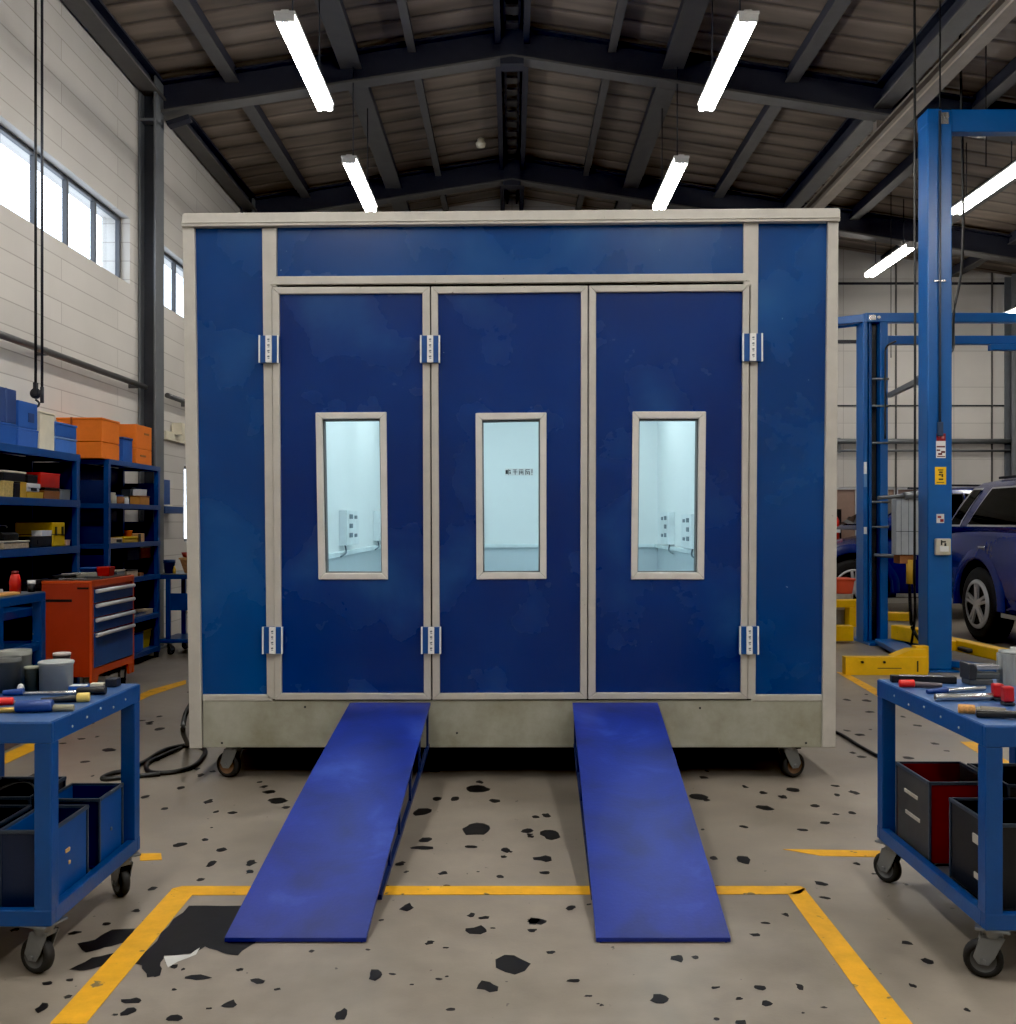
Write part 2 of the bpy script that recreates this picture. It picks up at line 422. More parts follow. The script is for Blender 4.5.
# thin dark cladding joints and girts on the back wall
bm = B()
for z, t in ((5.5, 0.02), (4.5, 0.03), (3.4, 0.012)): box(bm, 4.0, XR, YB-0.02, YB, z-t, z+t)
struct('trim_2', bm, DARKM)
bm = B()
for x in (6.6, 8.25): box(bm, x-0.012, x+0.012, YB-0.022, YB, 1.0, 6.0)
struct('trim_3', bm, BEAM_L)
bm = B(); rod(bm, (1.9, YB-0.1, 2.78), (XR, YB-0.1, 2.78), 0.045); rod(bm, (1.9, YB-0.08, 2.62), (XR, YB-0.08, 2.62), 0.02)
for x in (3, 5.6, 8.6): box(bm, x-0.02, x+0.02, YB-0.1, YB, 2.58, 2.84)
solo('wall_pipe', bm, GREYM, 'grey horizontal pipe pair fixed along the white back wall', 'pipe')

# ---- roof
def roof_mat():
    m = bpy.data.materials.new('ribbed_roof_sheet'); m.use_nodes = True
    nt = m.node_tree; N = nt.nodes; L = nt.links; b = N['Principled BSDF']
    g = N.new('ShaderNodeNewGeometry'); mp = N.new('ShaderNodeMapping'); L.new(g.outputs['Position'], mp.inputs['Vector'])
    mp.inputs['Scale'].default_value = (0.5, 3.2, 0.5)
    nz = N.new('ShaderNodeTexNoise'); nz.inputs['Scale'].default_value = 1.2; nz.inputs['Detail'].default_value = 6; L.new(mp.outputs[0], nz.inputs['Vector'])
    sp = N.new('ShaderNodeSeparateXYZ'); L.new(g.outputs['Position'], sp.inputs[0])
    mu = N.new('ShaderNodeMath'); mu.operation = 'MULTIPLY'; mu.inputs[1].default_value = 2.7; L.new(sp.outputs['Y'], mu.inputs[0])
    fr = N.new('ShaderNodeMath'); fr.operation = 'FRACT'; L.new(mu.outputs[0], fr.inputs[0])
    r = N.new('ShaderNodeValToRGB'); e = r.color_ramp.elements
    e[0].position = 0.0; e[0].color = (0.15, 0.15, 0.15, 1); e[1].position = 0.16; e[1].color = (1, 1, 1, 1)
    k = r.color_ramp.elements.new(0.9); k.color = (0.8, 0.8, 0.8, 1); k = r.color_ramp.elements.new(1.0); k.color = (0.15, 0.15, 0.15, 1)
    L.new(fr.outputs[0], r.inputs['Fac'])
    c = N.new('ShaderNodeValToRGB'); c.color_ramp.elements[0].position = 0.3; c.color_ramp.elements[1].position = 0.7
    c.color_ramp.elements[0].color = lin((92, 82, 72)); c.color_ramp.elements[1].color = lin((148, 134, 120))
    L.new(nz.outputs['Fac'], c.inputs['Fac'])
    mx = N.new('ShaderNodeMixRGB'); mx.blend_type = 'MULTIPLY'; mx.inputs['Fac'].default_value = 0.75
    L.new(c.outputs['Color'], mx.inputs['Color1']); L.new(r.outputs['Color'], mx.inputs['Color2'])
    L.new(mx.outputs[0], b.inputs['Base Color']); b.inputs['Roughness'].default_value = 0.5
    bp = N.new('ShaderNodeBump'); bp.inputs['Strength'].default_value = 0.8; bp.inputs['Distance'].default_value = 0.03
    L.new(r.outputs['Color'], bp.inputs['Height']); L.new(bp.outputs['Normal'], b.inputs['Normal'])
    return m
bm = B()
for a, b_ in ((XL-0.3, 0.0), (0.0, XR+0.3)):
    prism(bm, [V((a, YF-0.2, zroof(a))), V((b_, YF-0.2, zroof(b_))), V((b_, YF-0.2, zroof(b_)+0.12)), V((a, YF-0.2, zroof(a)+0.12))], (0, YB-YF+0.4, 0))
struct('ceiling', bm, roof_mat())
def ibeam(bm, p0, p1, dep, w, tf=0.025, tw=0.02):
    p0, p1 = V(p0), V(p1); u = V((0, 0, 1))
    bar(bm, p0, p1, tw, dep - 0.01, 0)
    bar(bm, p0 + u*(dep/2 - tf/2), p1 + u*(dep/2 - tf/2), w, tf, 0)
    bar(bm, p0 - u*(dep/2 - tf/2), p1 - u*(dep/2 - tf/2), w, tf, 1)
for y in (3.3, 7.3, 11.2, 15.2):
    bm = B(); d = 0.36
    ibeam(bm, (XL+0.02, y, zroof(XL)-0.06-d/2), (0, y, zroof(0)-0.06-d/2), d, 0.2)
    ibeam(bm, (0, y, zroof(0)-0.06-d/2), (XR-0.02, y, zroof(XR)-0.06-d/2), d, 0.2)
    box(bm, -0.13, 0.13, y-0.1, y+0.1, zroof(0)-0.5, zroof(0)-0.1)          # ridge splice plates
    for x in (-2.2, 2.2, -1.12, 1.12, 3.9, 6.2): bar(bm, (x, y, zroof(x)-0.07), (x, y, zroof(x)-0.4), 0.17, 0.015)
    bar(bm, (XL+0.25, y, zroof(XL)-0.5), (XL+0.5, y, zroof(XL)-0.42), 0.12, 0.05)
    struct('roof_beam', bm, [BEAM, BEAM_L])
for x, w, h in ((-3.13,.1,.16), (-1.8,.16,.22), (-1.12,.06,.14), (1.12,.06,.14), (1.8,.16,.22), (3.13,.1,.16), (5.2,.1,.16), (6.4,.12,.18), (7.6,.1,.16)):
    bm = B(); z = zroof(x) - 0.01 - h/2
    bar(bm, (x, YF, z), (x, YB, z), w, h); bar(bm, (x, YF, z-h/2), (x, YB, z-h/2), w*1.5, 0.014, 1)
    struct('roof_purlin_beam', bm, [BEAM, BEAM_L])
bm = B()                                                                   # ridge pair with its slotted strip
for s in (-1, 1): bar(bm, (s*0.16, YF, zroof(0)-0.14), (s*0.16, YB, zroof(0)-0.14), 0.07, 0.2)
for s in (-1, 1): bar(bm, (s*0.08, YF, zroof(0)-0.09), (s*0.08, YB, zroof(0)-0.09), 0.03, 0.06)
y = YF
while y < YB - 0.2:
    box(bm, -0.08, 0.08, y, y+0.17, zroof(0)-0.12, zroof(0)-0.09, 1); y += 0.34
struct('ridge_beam', bm, [BEAM, BEAM_L])
for x, b0 in ((XL+0.13, 0.2), (4.15, 0.26)):
    bm = B(); z = zroof(x) - 0.03 - b0/2 - 0.02
    ibeam(bm, (x, YF, z), (x, YB, z), b0, 0.2)
    struct('eave_beam', bm, [BEAM, BEAM_L])
bm = B(); ibeam(bm, (4.15, YF, 5.72), (4.15, YB, 5.72), 0.16, 0.14)
for y in (3.3, 7.3, 11.3, 15.3): box(bm, 4.1, 4.2, y-0.06, y+0.06, 5.78, 5.98)
struct('crane_rail_beam', bm, [mat('dusty_rail', (112, 104, 96), 0.6, 0.2), mat('dusty_rail_flange', (150, 140, 128), 0.6, 0.2)])
# columns of the left wall and of the back wall
COLM = mat('column_paint', (62, 65, 72), 0.45, 0.2, var=0.12, scale=3)
COLL = mat('column_flange', (104, 107, 110), 0.45, 0.2)
for y in (11.08, 15.2):
    bm = B(); zt = zroof(XL) - 0.05
    box(bm, XL+0.005, XL+0.03, y-0.13, y+0.13, 0, zt, 1)
    box(bm, XL+0.175, XL+0.2, y-0.13, y+0.13, 0, zt, 1)
    box(bm, XL+0.03, XL+0.175, y-0.012, y+0.012, 0, zt, 0)
    box(bm, XL+0.0, XL+0.24, y-0.17, y+0.17, 0, 0.02, 1); box(bm, XL+0.02, XL+0.2, y-0.14, y+0.14, zt-0.5, zt-0.47, 1)
    struct('steel_column', bm, [COLM, COLL], 0.004)
bm = B()
box(bm, 8.45, 8.75, YB-0.05, YB-0.03, 0, 5.6, 1); box(bm, 8.45, 8.75, YB-0.3, YB-0.28, 0, 5.6, 1); box(bm, 8.59, 8.61, YB-0.28, YB-0.05, 0, 5.6)
struct('steel_column', bm, [COLM, COLL], 0.004)

# wall pipe along the left wall, with brackets
bm = B(); rod(bm, (XL+0.1, 5.0, 2.86), (XL+0.1, 10.9, 2.87), 0.03); rod(bm, (XL+0.1, 11.6, 2.87), (XL+0.1, 15.5, 2.87), 0.03)
for y in (5.5, 8.6, 10.7, 12.4): box(bm, XL, XL+0.1, y-0.015, y+0.015, 2.83, 2.9)
solo('wall_pipe', bm, mat('pipe_grey', (98, 98, 98), 0.4, 0.5), 'grey steel pipe running along the left block wall below the high windows', 'pipe')
bm = B(); bar(bm, (XL+0.03, 11.7, 2.42), (XL+0.03, 15, 2.42), 0.05, 0.1); cbox(bm, (XL+0.08, 12.05, 2.52), (0.12, 0.12, 0.14))
solo('trunking_rail', bm, CREAM, 'cream cable trunking on the left wall beyond the steel column', 'trunking')
# two hanging lines with a pulley hook by the left wall
xw = -3.93; yw = 8.25
bm = B(); rod(bm, (xw, yw, 2.52), (xw, yw, zroof(xw)), 0.012, n=8); part_top = bm
t = thing('hanging_pulley', 'black hanging cable ending in a small pulley hook on left wall', 'cable', (xw, yw, 2.35))
part('cable', bm, BLACK, t)
bm = B(); lathe(bm, [(0.016,-0.013),(0.044,-0.01),(0.032,0),(0.044,0.01),(0.016,0.013)], (xw, yw, 2.46), 18, axis='y')
box(bm, xw-0.012, xw+0.012, yw-0.022, yw+0.022, 2.44, 2.55)
part('pulley', bm, DARKM, t)
bm = B(); tube(bm, spline([(xw, yw, 2.41), (xw+0.03, yw, 2.38), (xw+0.01, yw, 2.35), (xw-0.025, yw, 2.37)]), 0.009)
part('hook', bm, DARKM, t)
bm = B(); x2 = -3.83; rod(bm, (x2, yw-0.1, 2.38), (x2, yw-0.1, zroof(x2)-0.0), 0.011, n=10)
rod(bm, (x2, yw-0.1, 2.37), (x2, yw-0.1, 2.5), 0.015, n=10)
solo('hanging_pipe', bm, DARKM, 'dark vertical drop pipe hanging beside the pulley cable', 'pipe')

# ---- fluorescent fittings
HOUS = mat('light_housing', (205, 203, 198), 0.5)
TUBE_FILL = emit('tube_glow_fill', (255, 252, 246), 78.0)  # brighter glow that boosts the unseen fill fittings
def fixture(x, y, z, length, label, glow=TUBE):
    t = thing('ceiling_light', label, 'light', (x, y, z), 'twin tube fluorescent lights')
    bm = B(); box(bm, x-0.085, x+0.085, y, y+length, z+0.05, z+0.075)
    prism(bm, [V((x-0.04, y+0.02, z+0.075)), V((x+0.04, y+0.02, z+0.075)), V((x+0.03, y+0.02, z+0.095)), V((x-0.03, y+0.02, z+0.095))], (0, length-0.04, 0))
    for yy in (y, y+length-0.03): box(bm, x-0.075, x+0.075, yy, yy+0.03, z-0.005, z+0.05)
    part('housing', bm, HOUS, t, 0.004)
    for s in (-1, 1):
        bm = B(); rod(bm, (x+s*0.045, y+0.03, z+0.012), (x+s*0.045, y+length-0.03, z+0.012), 0.026, n=14)
        part('tube', bm, glow, t)
    for yy in (y+0.3, y+length-0.3):
        bm = B(); rod(bm, (x, yy, z+0.09), (x, yy, zroof(x)-0.01), 0.006, n=8); part('hanger_rod', bm, DARKM, t)
HZ = 5.3
LN = 1.72
for k, lab in ((0, 'nearer of two left of the roof ridge above the booth'), (1, 'farther of two left of the roof ridge above the booth')):
    fixture(-1.77, 7.77 + 3.07*k, HZ, LN, 'lit fluorescent light, ' + lab)
for k, lab in ((0, 'nearer of two right of the roof ridge above the booth'), (1, 'farther of two right of the roof ridge above the booth')):
    fixture(1.84, 7.77 + 3.07*k, HZ, LN, 'lit fluorescent light, ' + lab)
fixture(5.62, 10.95, HZ, LN, 'lit fluorescent light beyond the tall blue lift post, near right edge')
fixture(5.68, 14.2, HZ, LN, 'lit fluorescent light between the paint booth and the tall blue lift post')
fixture(7.75, 13.9, 4.6, LN, 'lit fluorescent light low at the right edge, above the shorter lift')
for x in (-1.77, 1.84, 5.62):  # unseen fittings along the same rows, added to fill the booth front
    for y in (-1.4, 1.63, 4.7):
        fixture(x, y, HZ, LN, 'unseen fluorescent light overhead, added as fill before the paint booth', TUBE_FILL)
bm = B(); zc = zroof(-.45); lathe(bm, [(.02,zc-.13),(.06,zc-.12),(.075,zc-.07),(.05,zc-.04),(.05,zc)], (-.45, 14.4, 0), 20); solo('smoke_detector', bm, CREAM, 'small pale smoke detector under the roof left of the ridge', 'smoke detector')
# ================================================================== PAINT BOOTH
D = 5.4
def bp(x, y, off=0.0): 
    p = at(x, y, D); p.y += off; return p
def pq(bm, q, off, th, mi=0):             # front quad from photo corners on the booth face
    return quad_prism(bm, [bp(x, y, off) for x, y in q], th, mi)
def strip(bm, a, b_, wd, off, th, mi=0, horiz=False):
    if horiz: q = [(a[0], a[1]), (b_[0], b_[1]), (b_[0], b_[1]+wd), (a[0], a[1]+wd)]
    else: q = [(a[0], a[1]), (a[0]+wd, a[1]), (b_[0]+wd, b_[1]), (b_[0], b_[1])]
    return pq(bm, q, off, th, mi)

def booth_panel_mat(name, c0, c1):
    m = bpy.data.materials.new(name); m.use_nodes = True
    nt = m.node_tree; N = nt.nodes; L = nt.links; b = N['Principled BSDF']
    g = N.new('ShaderNodeNewGeometry')
    def nz(s, d, dist=0):
        n = N.new('ShaderNodeTexNoise'); n.inputs['Scale'].default_value = s; n.inputs['Detail'].default_value = d; n.inputs['Distortion'].default_value = dist
        L.new(g.outputs['Position'], n.inputs['Vector']); return n
    a = nz(1.1, 2); r = N.new('ShaderNodeValToRGB'); r.color_ramp.elements[0].position = 0.35; r.color_ramp.elements[1].position = 0.68
    r.color_ramp.elements[0].color = lin(c0); r.color_ramp.elements[1].color = lin(c1); L.new(a.outputs['Fac'], r.inputs['Fac'])
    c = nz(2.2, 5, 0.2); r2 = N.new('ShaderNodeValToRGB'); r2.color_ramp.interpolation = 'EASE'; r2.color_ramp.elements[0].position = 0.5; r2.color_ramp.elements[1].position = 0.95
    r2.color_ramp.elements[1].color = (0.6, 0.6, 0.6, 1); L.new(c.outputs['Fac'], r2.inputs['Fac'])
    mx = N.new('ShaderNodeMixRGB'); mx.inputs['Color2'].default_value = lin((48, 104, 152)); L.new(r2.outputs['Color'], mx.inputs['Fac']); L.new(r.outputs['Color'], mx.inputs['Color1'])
    s = nz(42, 2); r3 = N.new('ShaderNodeValToRGB'); r3.color_ramp.elements[0].position = 0.79; r3.color_ramp.elements[1].position = 0.81
    L.new(s.outputs['Fac'], r3.inputs['Fac'])
    m3 = N.new('ShaderNodeMixRGB'); m3.inputs['Color2'].default_value = lin((150, 170, 190)); L.new(r3.outputs['Color'], m3.inputs['Fac']); L.new(mx.outputs[0], m3.inputs['Color1'])
    L.new(m3.outputs[0], b.inputs['Base Color'])
    mr = N.new('ShaderNodeMapRange'); mr.inputs['To Min'].default_value = 0.2; mr.inputs['To Max'].default_value = 0.34; L.new(c.outputs['Fac'], mr.inputs['Value'])
    L.new(mr.outputs[0], b.inputs['Roughness']); b.inputs['Specular IOR Level'].default_value = 0.4
    wv = nz(0.9, 2); bpn = N.new('ShaderNodeBump'); bpn.inputs['Strength'].default_value = 0.12; bpn.inputs['Distance'].default_value = 0.05
    L.new(wv.outputs['Fac'], bpn.inputs['Height']); L.new(bpn.outputs['Normal'], b.inputs['Normal'])
    return m
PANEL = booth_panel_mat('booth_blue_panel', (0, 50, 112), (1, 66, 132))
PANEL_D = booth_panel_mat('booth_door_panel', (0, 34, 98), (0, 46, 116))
booth = thing('paint_booth', 'large blue paint booth with three windowed doors and aluminium trim on casters', 'paint booth', (0, D, 0))

# fixed cladding panels
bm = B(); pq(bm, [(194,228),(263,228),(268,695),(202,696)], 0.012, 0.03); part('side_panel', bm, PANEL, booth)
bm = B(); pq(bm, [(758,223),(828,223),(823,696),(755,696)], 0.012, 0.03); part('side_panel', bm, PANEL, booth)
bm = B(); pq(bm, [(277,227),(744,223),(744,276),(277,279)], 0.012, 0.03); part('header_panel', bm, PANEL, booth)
# aluminium frame
bm = B()
pq(bm, [(183,227.5),(195,227.5),(202.5,748),(190,748)], -0.012, 0.09)          # outer uprights
pq(bm, [(827.5,222),(838,222),(835,747),(821.5,747)], -0.012, 0.09)
pq(bm, [(262,228),(276.5,228),(276.5,287),(272,287),(275.5,699),(267,699)], -0.004, 0.06)
pq(bm, [(743.5,223),(758.5,223),(755.5,699),(747.5,699),(750.5,285),(743.5,285)], -0.004, 0.06)
pq(bm, [(276,276.5),(744.5,273.5),(750,281.5),(270,285)], -0.008, 0.06)         # header rail
pq(bm, [(202.5,694.5),(270,694.5),(273,701),(202.5,701)], -0.004, 0.05); pq(bm, [(754,694.5),(822,694.5),(822,701),(751,701)], -0.004, 0.05)
part('frame', bm, ALU, booth, 0.004)
bm = B(); pq(bm, [(184,216.5),(185.5,214.8),(836.5,209.8),(838.5,211.5),(838.5,222.5),(183,228)], -0.03, 0.14)
pq(bm, [(183,224),(838.5,218.8),(838.5,219.8),(183,225)], -0.036, 0.01); part('top_rail', bm, ALU, booth, 0.005)
bm = B(); pq(bm, [(203,700.5),(822,700.5),(822,747.5),(203,747.5)], 0.0, 0.05)
for x, y in ((305,707),(700,708),(806,743),(222,743),(457,733),(360,712)): pq(bm, [(x-1,y-1),(x+1,y-1),(x+1,y+1),(x-1,y+1)], -0.004, 0.01, 1)
part('base_skirt', bm, [SKIRT, DARKM], booth, 0.003)
# dark gaps around the doors
bm = B(); pq(bm, [(268,284),(752,281),(752,703),(270,703)], 0.055, 0.01, 0)
# (cut to a thin surround so that the windows stay open)
bm.free(); bm = B()
for a, b_ in (((428.5,286),(430.5,702)), ((586,285),(587.5,702)), ((270,286),(274,702)), ((748,284),(748,702))): strip(bm, a, b_, 3.5, 0.012, 0.03)
strip(bm, (270,284.5), (752,282), 3.5, 0.012, 0.03, horiz=True); strip(bm, (272,699), (750,699), 3, 0.012, 0.03, horiz=True)
part('door_gap', bm, VOID, booth)

GL = glass('booth_glass', (244, 250, 250), 0.06)
def door(outer, inner, wo, wi, label):
    # outer/inner: quads of the frame (tl,tr,br,bl); wo/wi the same for the window frame
    def ring(bm, o, i, off, th):
        for k in range(4):
            pq(bm, [o[k], o[(k+1) % 4], i[(k+1) % 4], i[k]], off, th)
    bm = B(); mid = [((o[0]+i[0])/2, (o[1]+i[1])/2) for o, i in zip(outer, inner)]; wm = [((o[0]+i[0])/2, (o[1]+i[1])/2) for o, i in zip(wo, wi)]
    ring(bm, mid, wm, 0.006, 0.035)
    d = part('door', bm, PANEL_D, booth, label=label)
    bm = B(); ring(bm, outer, inner, -0.012, 0.05); f = part('door_frame', bm, ALU, d, 0.004)
    bm = B(); ring(bm, wo, wi, -0.006, 0.07); f = part('window_frame', bm, mat('window_trim', (214, 211, 205), 0.4, 0.05), d, 0.004)
    bm = B(); ring(bm, wi, [(x + (1.1 if k in (0, 3) else -1.1), y + (1.3 if k < 2 else -1.0)) for k, (x, y) in enumerate(wi)], 0.02, 0.06)
    part('window_seal', bm, mat('seal_grey', (96, 98, 98), .6), d)
    bm = B(); vs = [bm.verts.new(bp(x, y, 0.045)) for x, y in wi]; bm.faces.new(vs); part('window_pane', bm, GL, d)
    return d
door([(272.5,287.5),(430,287),(431.2,699.5),(275,699.5)], [(279.5,294.5),(422.5,293.5),(424,693),(282,693)],
     [(315.5,412.5),(386.5,412),(388,579.5),(318.5,579.5)], [(322,419),(380,418.5),(382,573),(325,573)], 'left booth door with the window showing a side wall')
door([(431.2,287),(587.6,286),(587,699),(432.6,699.5)], [(438,294),(581,292.5),(580,692.5),(440,693)],
     [(475.5,413),(546.5,412.5),(546.5,579),(476.5,579.5)], [(482,420),(540,419),(540,572.5),(483,572.5)], 'middle booth door')
door([(588.8,286),(749,284.5),(747,699),(588,699)], [(596,292.5),(742.5,291.5),(740.5,692.5),(595.5,692.5)],
     [(632.5,411.5),(706,411.5),(704,579.5),(631,579.5)], [(639,418.5),(699,418.5),(697.5,572.5),(637.5,572.5)], 'right booth door')
# hinges: blue leaves with a pale marked knuckle plate
def hinge(x0, x1, y0, y1):
    bm = B(); w = x1-x0
    pq(bm, [(x0,y0),(x1,y0),(x1,y1),(x0,y1)], -0.03, 0.03, 0)
    for xx in (x0, x1-1.6): pq(bm, [(xx,y0-.3),(xx+1.6,y0-.3),(xx+1.6,y1+.3),(xx,y1+.3)], -0.036, 0.012, 1)
    k0 = x0 + w*0.36; k1 = x0 + w*0.66
    pq(bm, [(k0,y0),(k1,y0),(k1,y1),(k0,y1)], -0.042, 0.03, 1)
    for i in range(4):
        yy = y0 + (y1-y0)*(0.18+0.21*i); c = (k0+k1)/2
        pq(bm, [(c-1.3,yy-1.2),(c+1.1,yy-1.6),(c+1.4,yy-.2),(c-.9,yy+.4)], -0.0435, 0.004, 2)
        pq(bm, [(c-.8,yy+1),(c+1.3,yy+.7),(c+1.3,yy+1.5),(c-.8,yy+1.8)], -0.0435, 0.004, 2)
    part('hinge', bm, [mat('hinge_blue', (16, 74, 142), 0.35), WHITE, mat('hinge_mark', (92, 100, 112), 0.6)], booth, 0.002)
for q in ((260,280,336.5,363.5),(420.5,440.5,336.5,363.5),(741,761.5,334.5,362),(263.5,284,626.5,653),(421.5,441.5,626.5,653),(738,757.5,626,653.5)): hinge(*q)

# shell behind the front and the lit cabin inside
XI0, XI1, YI1 = -1.47, 1.66, 11.4
ZT, ZB = 3.02, 0.19
bm = B()
box(bm, XI0-0.26, XI0-0.01, D+0.08, YI1+0.2, ZB, ZT); box(bm, XI1+0.01, XI1+0.1, D+0.08, YI1+0.2, ZB, ZT)
box(bm, XI0-0.01, XI1+0.01, YI1+0.02, YI1+0.2, ZB, ZT); box(bm, XI0-0.01, XI1+0.01, D+0.08, YI1+0.02, ZT-0.09, ZT)
box(bm, XI0-0.01, XI1+0.01, D+0.08, YI1+0.02, ZB, 0.42)
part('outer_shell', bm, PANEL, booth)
CAB = mat('cabin_lining', (236, 243, 243), 0.5, var=0.03, scale=1.2)
CABL = mat('cabin_dado', (196, 210, 216), 0.5, var=0.06, scale=1.5)
bm = B(); zd = 1.13
box(bm, XI0-0.01, XI0, D+0.09, YI1, zd, ZT-0.09); box(bm, XI1, XI1+0.01, D+0.09, YI1, zd, ZT-0.09); box(bm, XI0, XI1, YI1, YI1+0.02, zd, ZT-0.09)
box(bm, XI0-0.01, XI0, D+0.09, YI1, 0.42, zd, 1); box(bm, XI1, XI1+0.01, D+0.09, YI1, 0.42, zd, 1); box(bm, XI0, XI1, YI1, YI1+0.02, 0.42, zd, 1)
box(bm, XI0, XI1, D+0.09, YI1, 0.42, 0.43, 1); box(bm, XI0, XI1, D+0.09, YI1, ZT-0.1, ZT-0.09)
part('cabin_lining', bm, [CAB, CABL], booth)
bm = B(); s = 0.035
box(bm, XI0, XI0+s, D+0.3, YI1, zd-0.02, zd+0.02); box(bm, XI1-s, XI1, D+0.3, YI1, zd-0.02, zd+0.02); box(bm, XI0+s, XI1-s, YI1-s, YI1, zd-0.02, zd+0.02)
part('dado_ledge', bm, mat('cabin_ledge', (224, 238, 240), 0.4), booth, 0.004)
for x in (-0.9, 1.1):
    for y in (6.3, 8.2, 10.1):
        bm = B(); box(bm, x-0.14, x+0.14, y-0.6, y+0.6, ZT-0.13, ZT-0.1)
        part('cabin_light', bm, emit('cabin_glow', (236, 250, 255), 7.4), booth)
def wall_box(x0, y0, y1, z0, z1, th):
    bm = B(); xs = sorted((x0, x0+th)); box(bm, xs[0], xs[1], y0, y1, z0, z1, 0)
    xf = x0+th + (0.002 if th > 0 else -0.002); e = 0.004
    xa, xb = sorted((xf-e, xf+e))
    for k in range(3):
        zz = z0 + (z1-z0)*(0.22 + 0.27*k)
        box(bm, xa, xb, y0+(y1-y0)*0.18, y0+(y1-y0)*0.42, zz, zz+(z1-z0)*0.13, 1)
        if k != 1: box(bm, xa, xb, y0+(y1-y0)*0.6, y0+(y1-y0)*0.8, zz, zz+(z1-z0)*0.1, 1)
    xp = x0 + th*0.5
    tube(bm, spline([(xp, y0+0.1, z0), (xp+th*0.3, y0+0.02, z0-0.06), (xp, y0-0.12, z0-0.09)]), 0.008, mi=1)
    part('control_box', bm, [mat('cabin_box', (226, 236, 238), 0.4), mat('cabin_print', (96, 116, 128), 0.5)], booth, 0.004)
wall_box(XI0, 8.5, 9.15, 1.2, 1.5, 0.07); wall_box(XI0, 10.6, 11.3, 1.2, 1.52, 0.07)
wall_box(XI1, 10.2, 10.75, 1.17, 1.5, -0.07); wall_box(XI1, 8.9, 9.4, 1.16, 1.47, -0.07)
bm = B(); box(bm, -0.36, -0.32, YI1-0.06, YI1, 1.3, 1.62); part('wall_conduit', bm, mat('cabin_box', (0,0,0)), booth, 0.004)
# notice on the cabin's back wall
bm = B(); yb = YI1-0.012; p0 = at(505, 468.5, yb); p1 = at(533, 475.5, yb)
box(bm, p0.x, p1.x, yb, YI1, p1.z, p0.z, 0)
def stroke(cx, rects, u):
    for (a, b_, c, d) in rects: box(bm, cx+a*u, cx+c*u, yb-0.003, yb, p1.z+0.008+b_*u, p1.z+0.008+d*u, 1)
u = (p0.z-p1.z-0.016)/7
xs = [p0.x + (p1.x-p0.x)*t for t in (0.02, 0.28, 0.5, 0.73, 0.95)]
stroke(xs[0], [(0,1,3,6),(3.4,0,4.2,7),(3.4,5,6.4,6),(5,1,6.4,4)], u)
stroke(xs[1], [(0,5.8,5,6.6),(0,3.2,5.6,4),(2.4,0,3.3,6.6)], u)
stroke(xs[2], [(0,5.8,5.4,6.6),(0,0,.9,5),(4.5,0,5.4,5),(2.2,1,3.2,5),(0,3,5.4,3.7)], u)
stroke(xs[3], [(0,6,5.4,6.8),(0,3.6,5.4,4.3),(0,0,1,6),(4.4,0,5.4,3.8),(2,1,3.4,3)], u)
stroke(xs[4], [(0,2.2,.9,7),(0,0,.9,1)], u)
part('notice', bm, [WHITE, BLACK], booth)

# black box added for the shade under the booth, then casters
bm = B(); box(bm, -1.7, 1.72, 5.95, 11.4, 0.05, 0.185); part('under_shade_box', bm, VOID, booth)
def caster(parent, x, y, top, r=0.055, w=0.036, turn=0.5, name='caster', tread=RUBBER, hub=None):
    # fork and plate, with the wheel as its sub-part; axle trails sideways by 'turn' (radians)
    ca, sa = math.cos(turn), math.sin(turn)
    def T(lx, ly, z): return V((x + lx*ca - ly*sa, y + lx*sa + ly*ca, z))
    off = r*0.45
    bm = B()
    def tb(a, b_, c, d, e, f):
        n0 = len(bm.verts); box(bm, a, b_, c, d, e, f); bm.verts.ensure_lookup_table()
        for v in list(bm.verts)[n0:]:
            v.co = T(v.co.x, v.co.y, v.co.z)
    tb(-r*0.85, r*0.85, -r*0.85, r*0.85, top-0.008, top)
    rod(bm, T(0, 0, top-0.035), T(0, 0, top-0.006), r*0.52)
    for s in (-1, 1):
        yy = s*(w/2+0.006)
        pts = [(-r*0.62, top-0.03), (r*0.6, top-0.03), (off+r*0.5, r*1.15), (off+r*0.25, r*0.78), (off-r*0.25, r*0.78), (off-r*0.55, r*1.2)]
        prism(bm, [T(a, yy-0.002, z) for a, z in pts], T(0, 0.004, 0) - T(0, 0, 0))
    tb(-r*0.5, r*0.5, -(w/2+0.008), w/2+0.008, top-0.04, top-0.028)
    rod(bm, T(off, -(w/2+0.014), r), T(off, w/2+0.014, r), r*0.14)
    c = part(name, bm, GREYM, parent, 0.0015)
    bm = B()
    axis = (T(0, 1, 0) - T(0, 0, 0))
    prof = [(r*0.3, -w*0.32), (r*0.62, -w*0.34), (r*0.66, -w*0.5), (r*0.9, -w*0.5), (r, -w*0.3), (r, w*0.3), (r*0.9, w*0.5), (r*0.66, w*0.5), (r*0.62, w*0.34), (r*0.3, w*0.32)]
    cen = T(off, 0, r); side = V((axis.y, -axis.x, 0)); rings = []
    n = 26
    for rr, h in prof:
        rings.append([bm.verts.new(cen + axis*h + side*(rr*math.cos(6.28318*i/n)) + V((0, 0, 1))*(rr*math.sin(6.28318*i/n))) for i in range(n)])
    for k, (a, b_) in enumerate(zip(rings, rings[1:])):
        mi = 0 if 1 < k < 7 else 1
        for i in range(n):
            f = bm.faces.new((a[i], a[(i+1)%n], b_[(i+1)%n], b_[i])); f.material_index = mi; f.smooth = True
    bm.faces.new(rings[0][::-1]).material_index = 1; bm.faces.new(rings[-1]).material_index = 1
    part('wheel', bm, [tread, hub or mat('hub_grey', (84, 84, 84), .5, .3)], c)
    return c
RUST = mat('rusty_hub', (104, 76, 52), 0.6, 0.3, var=0.3)
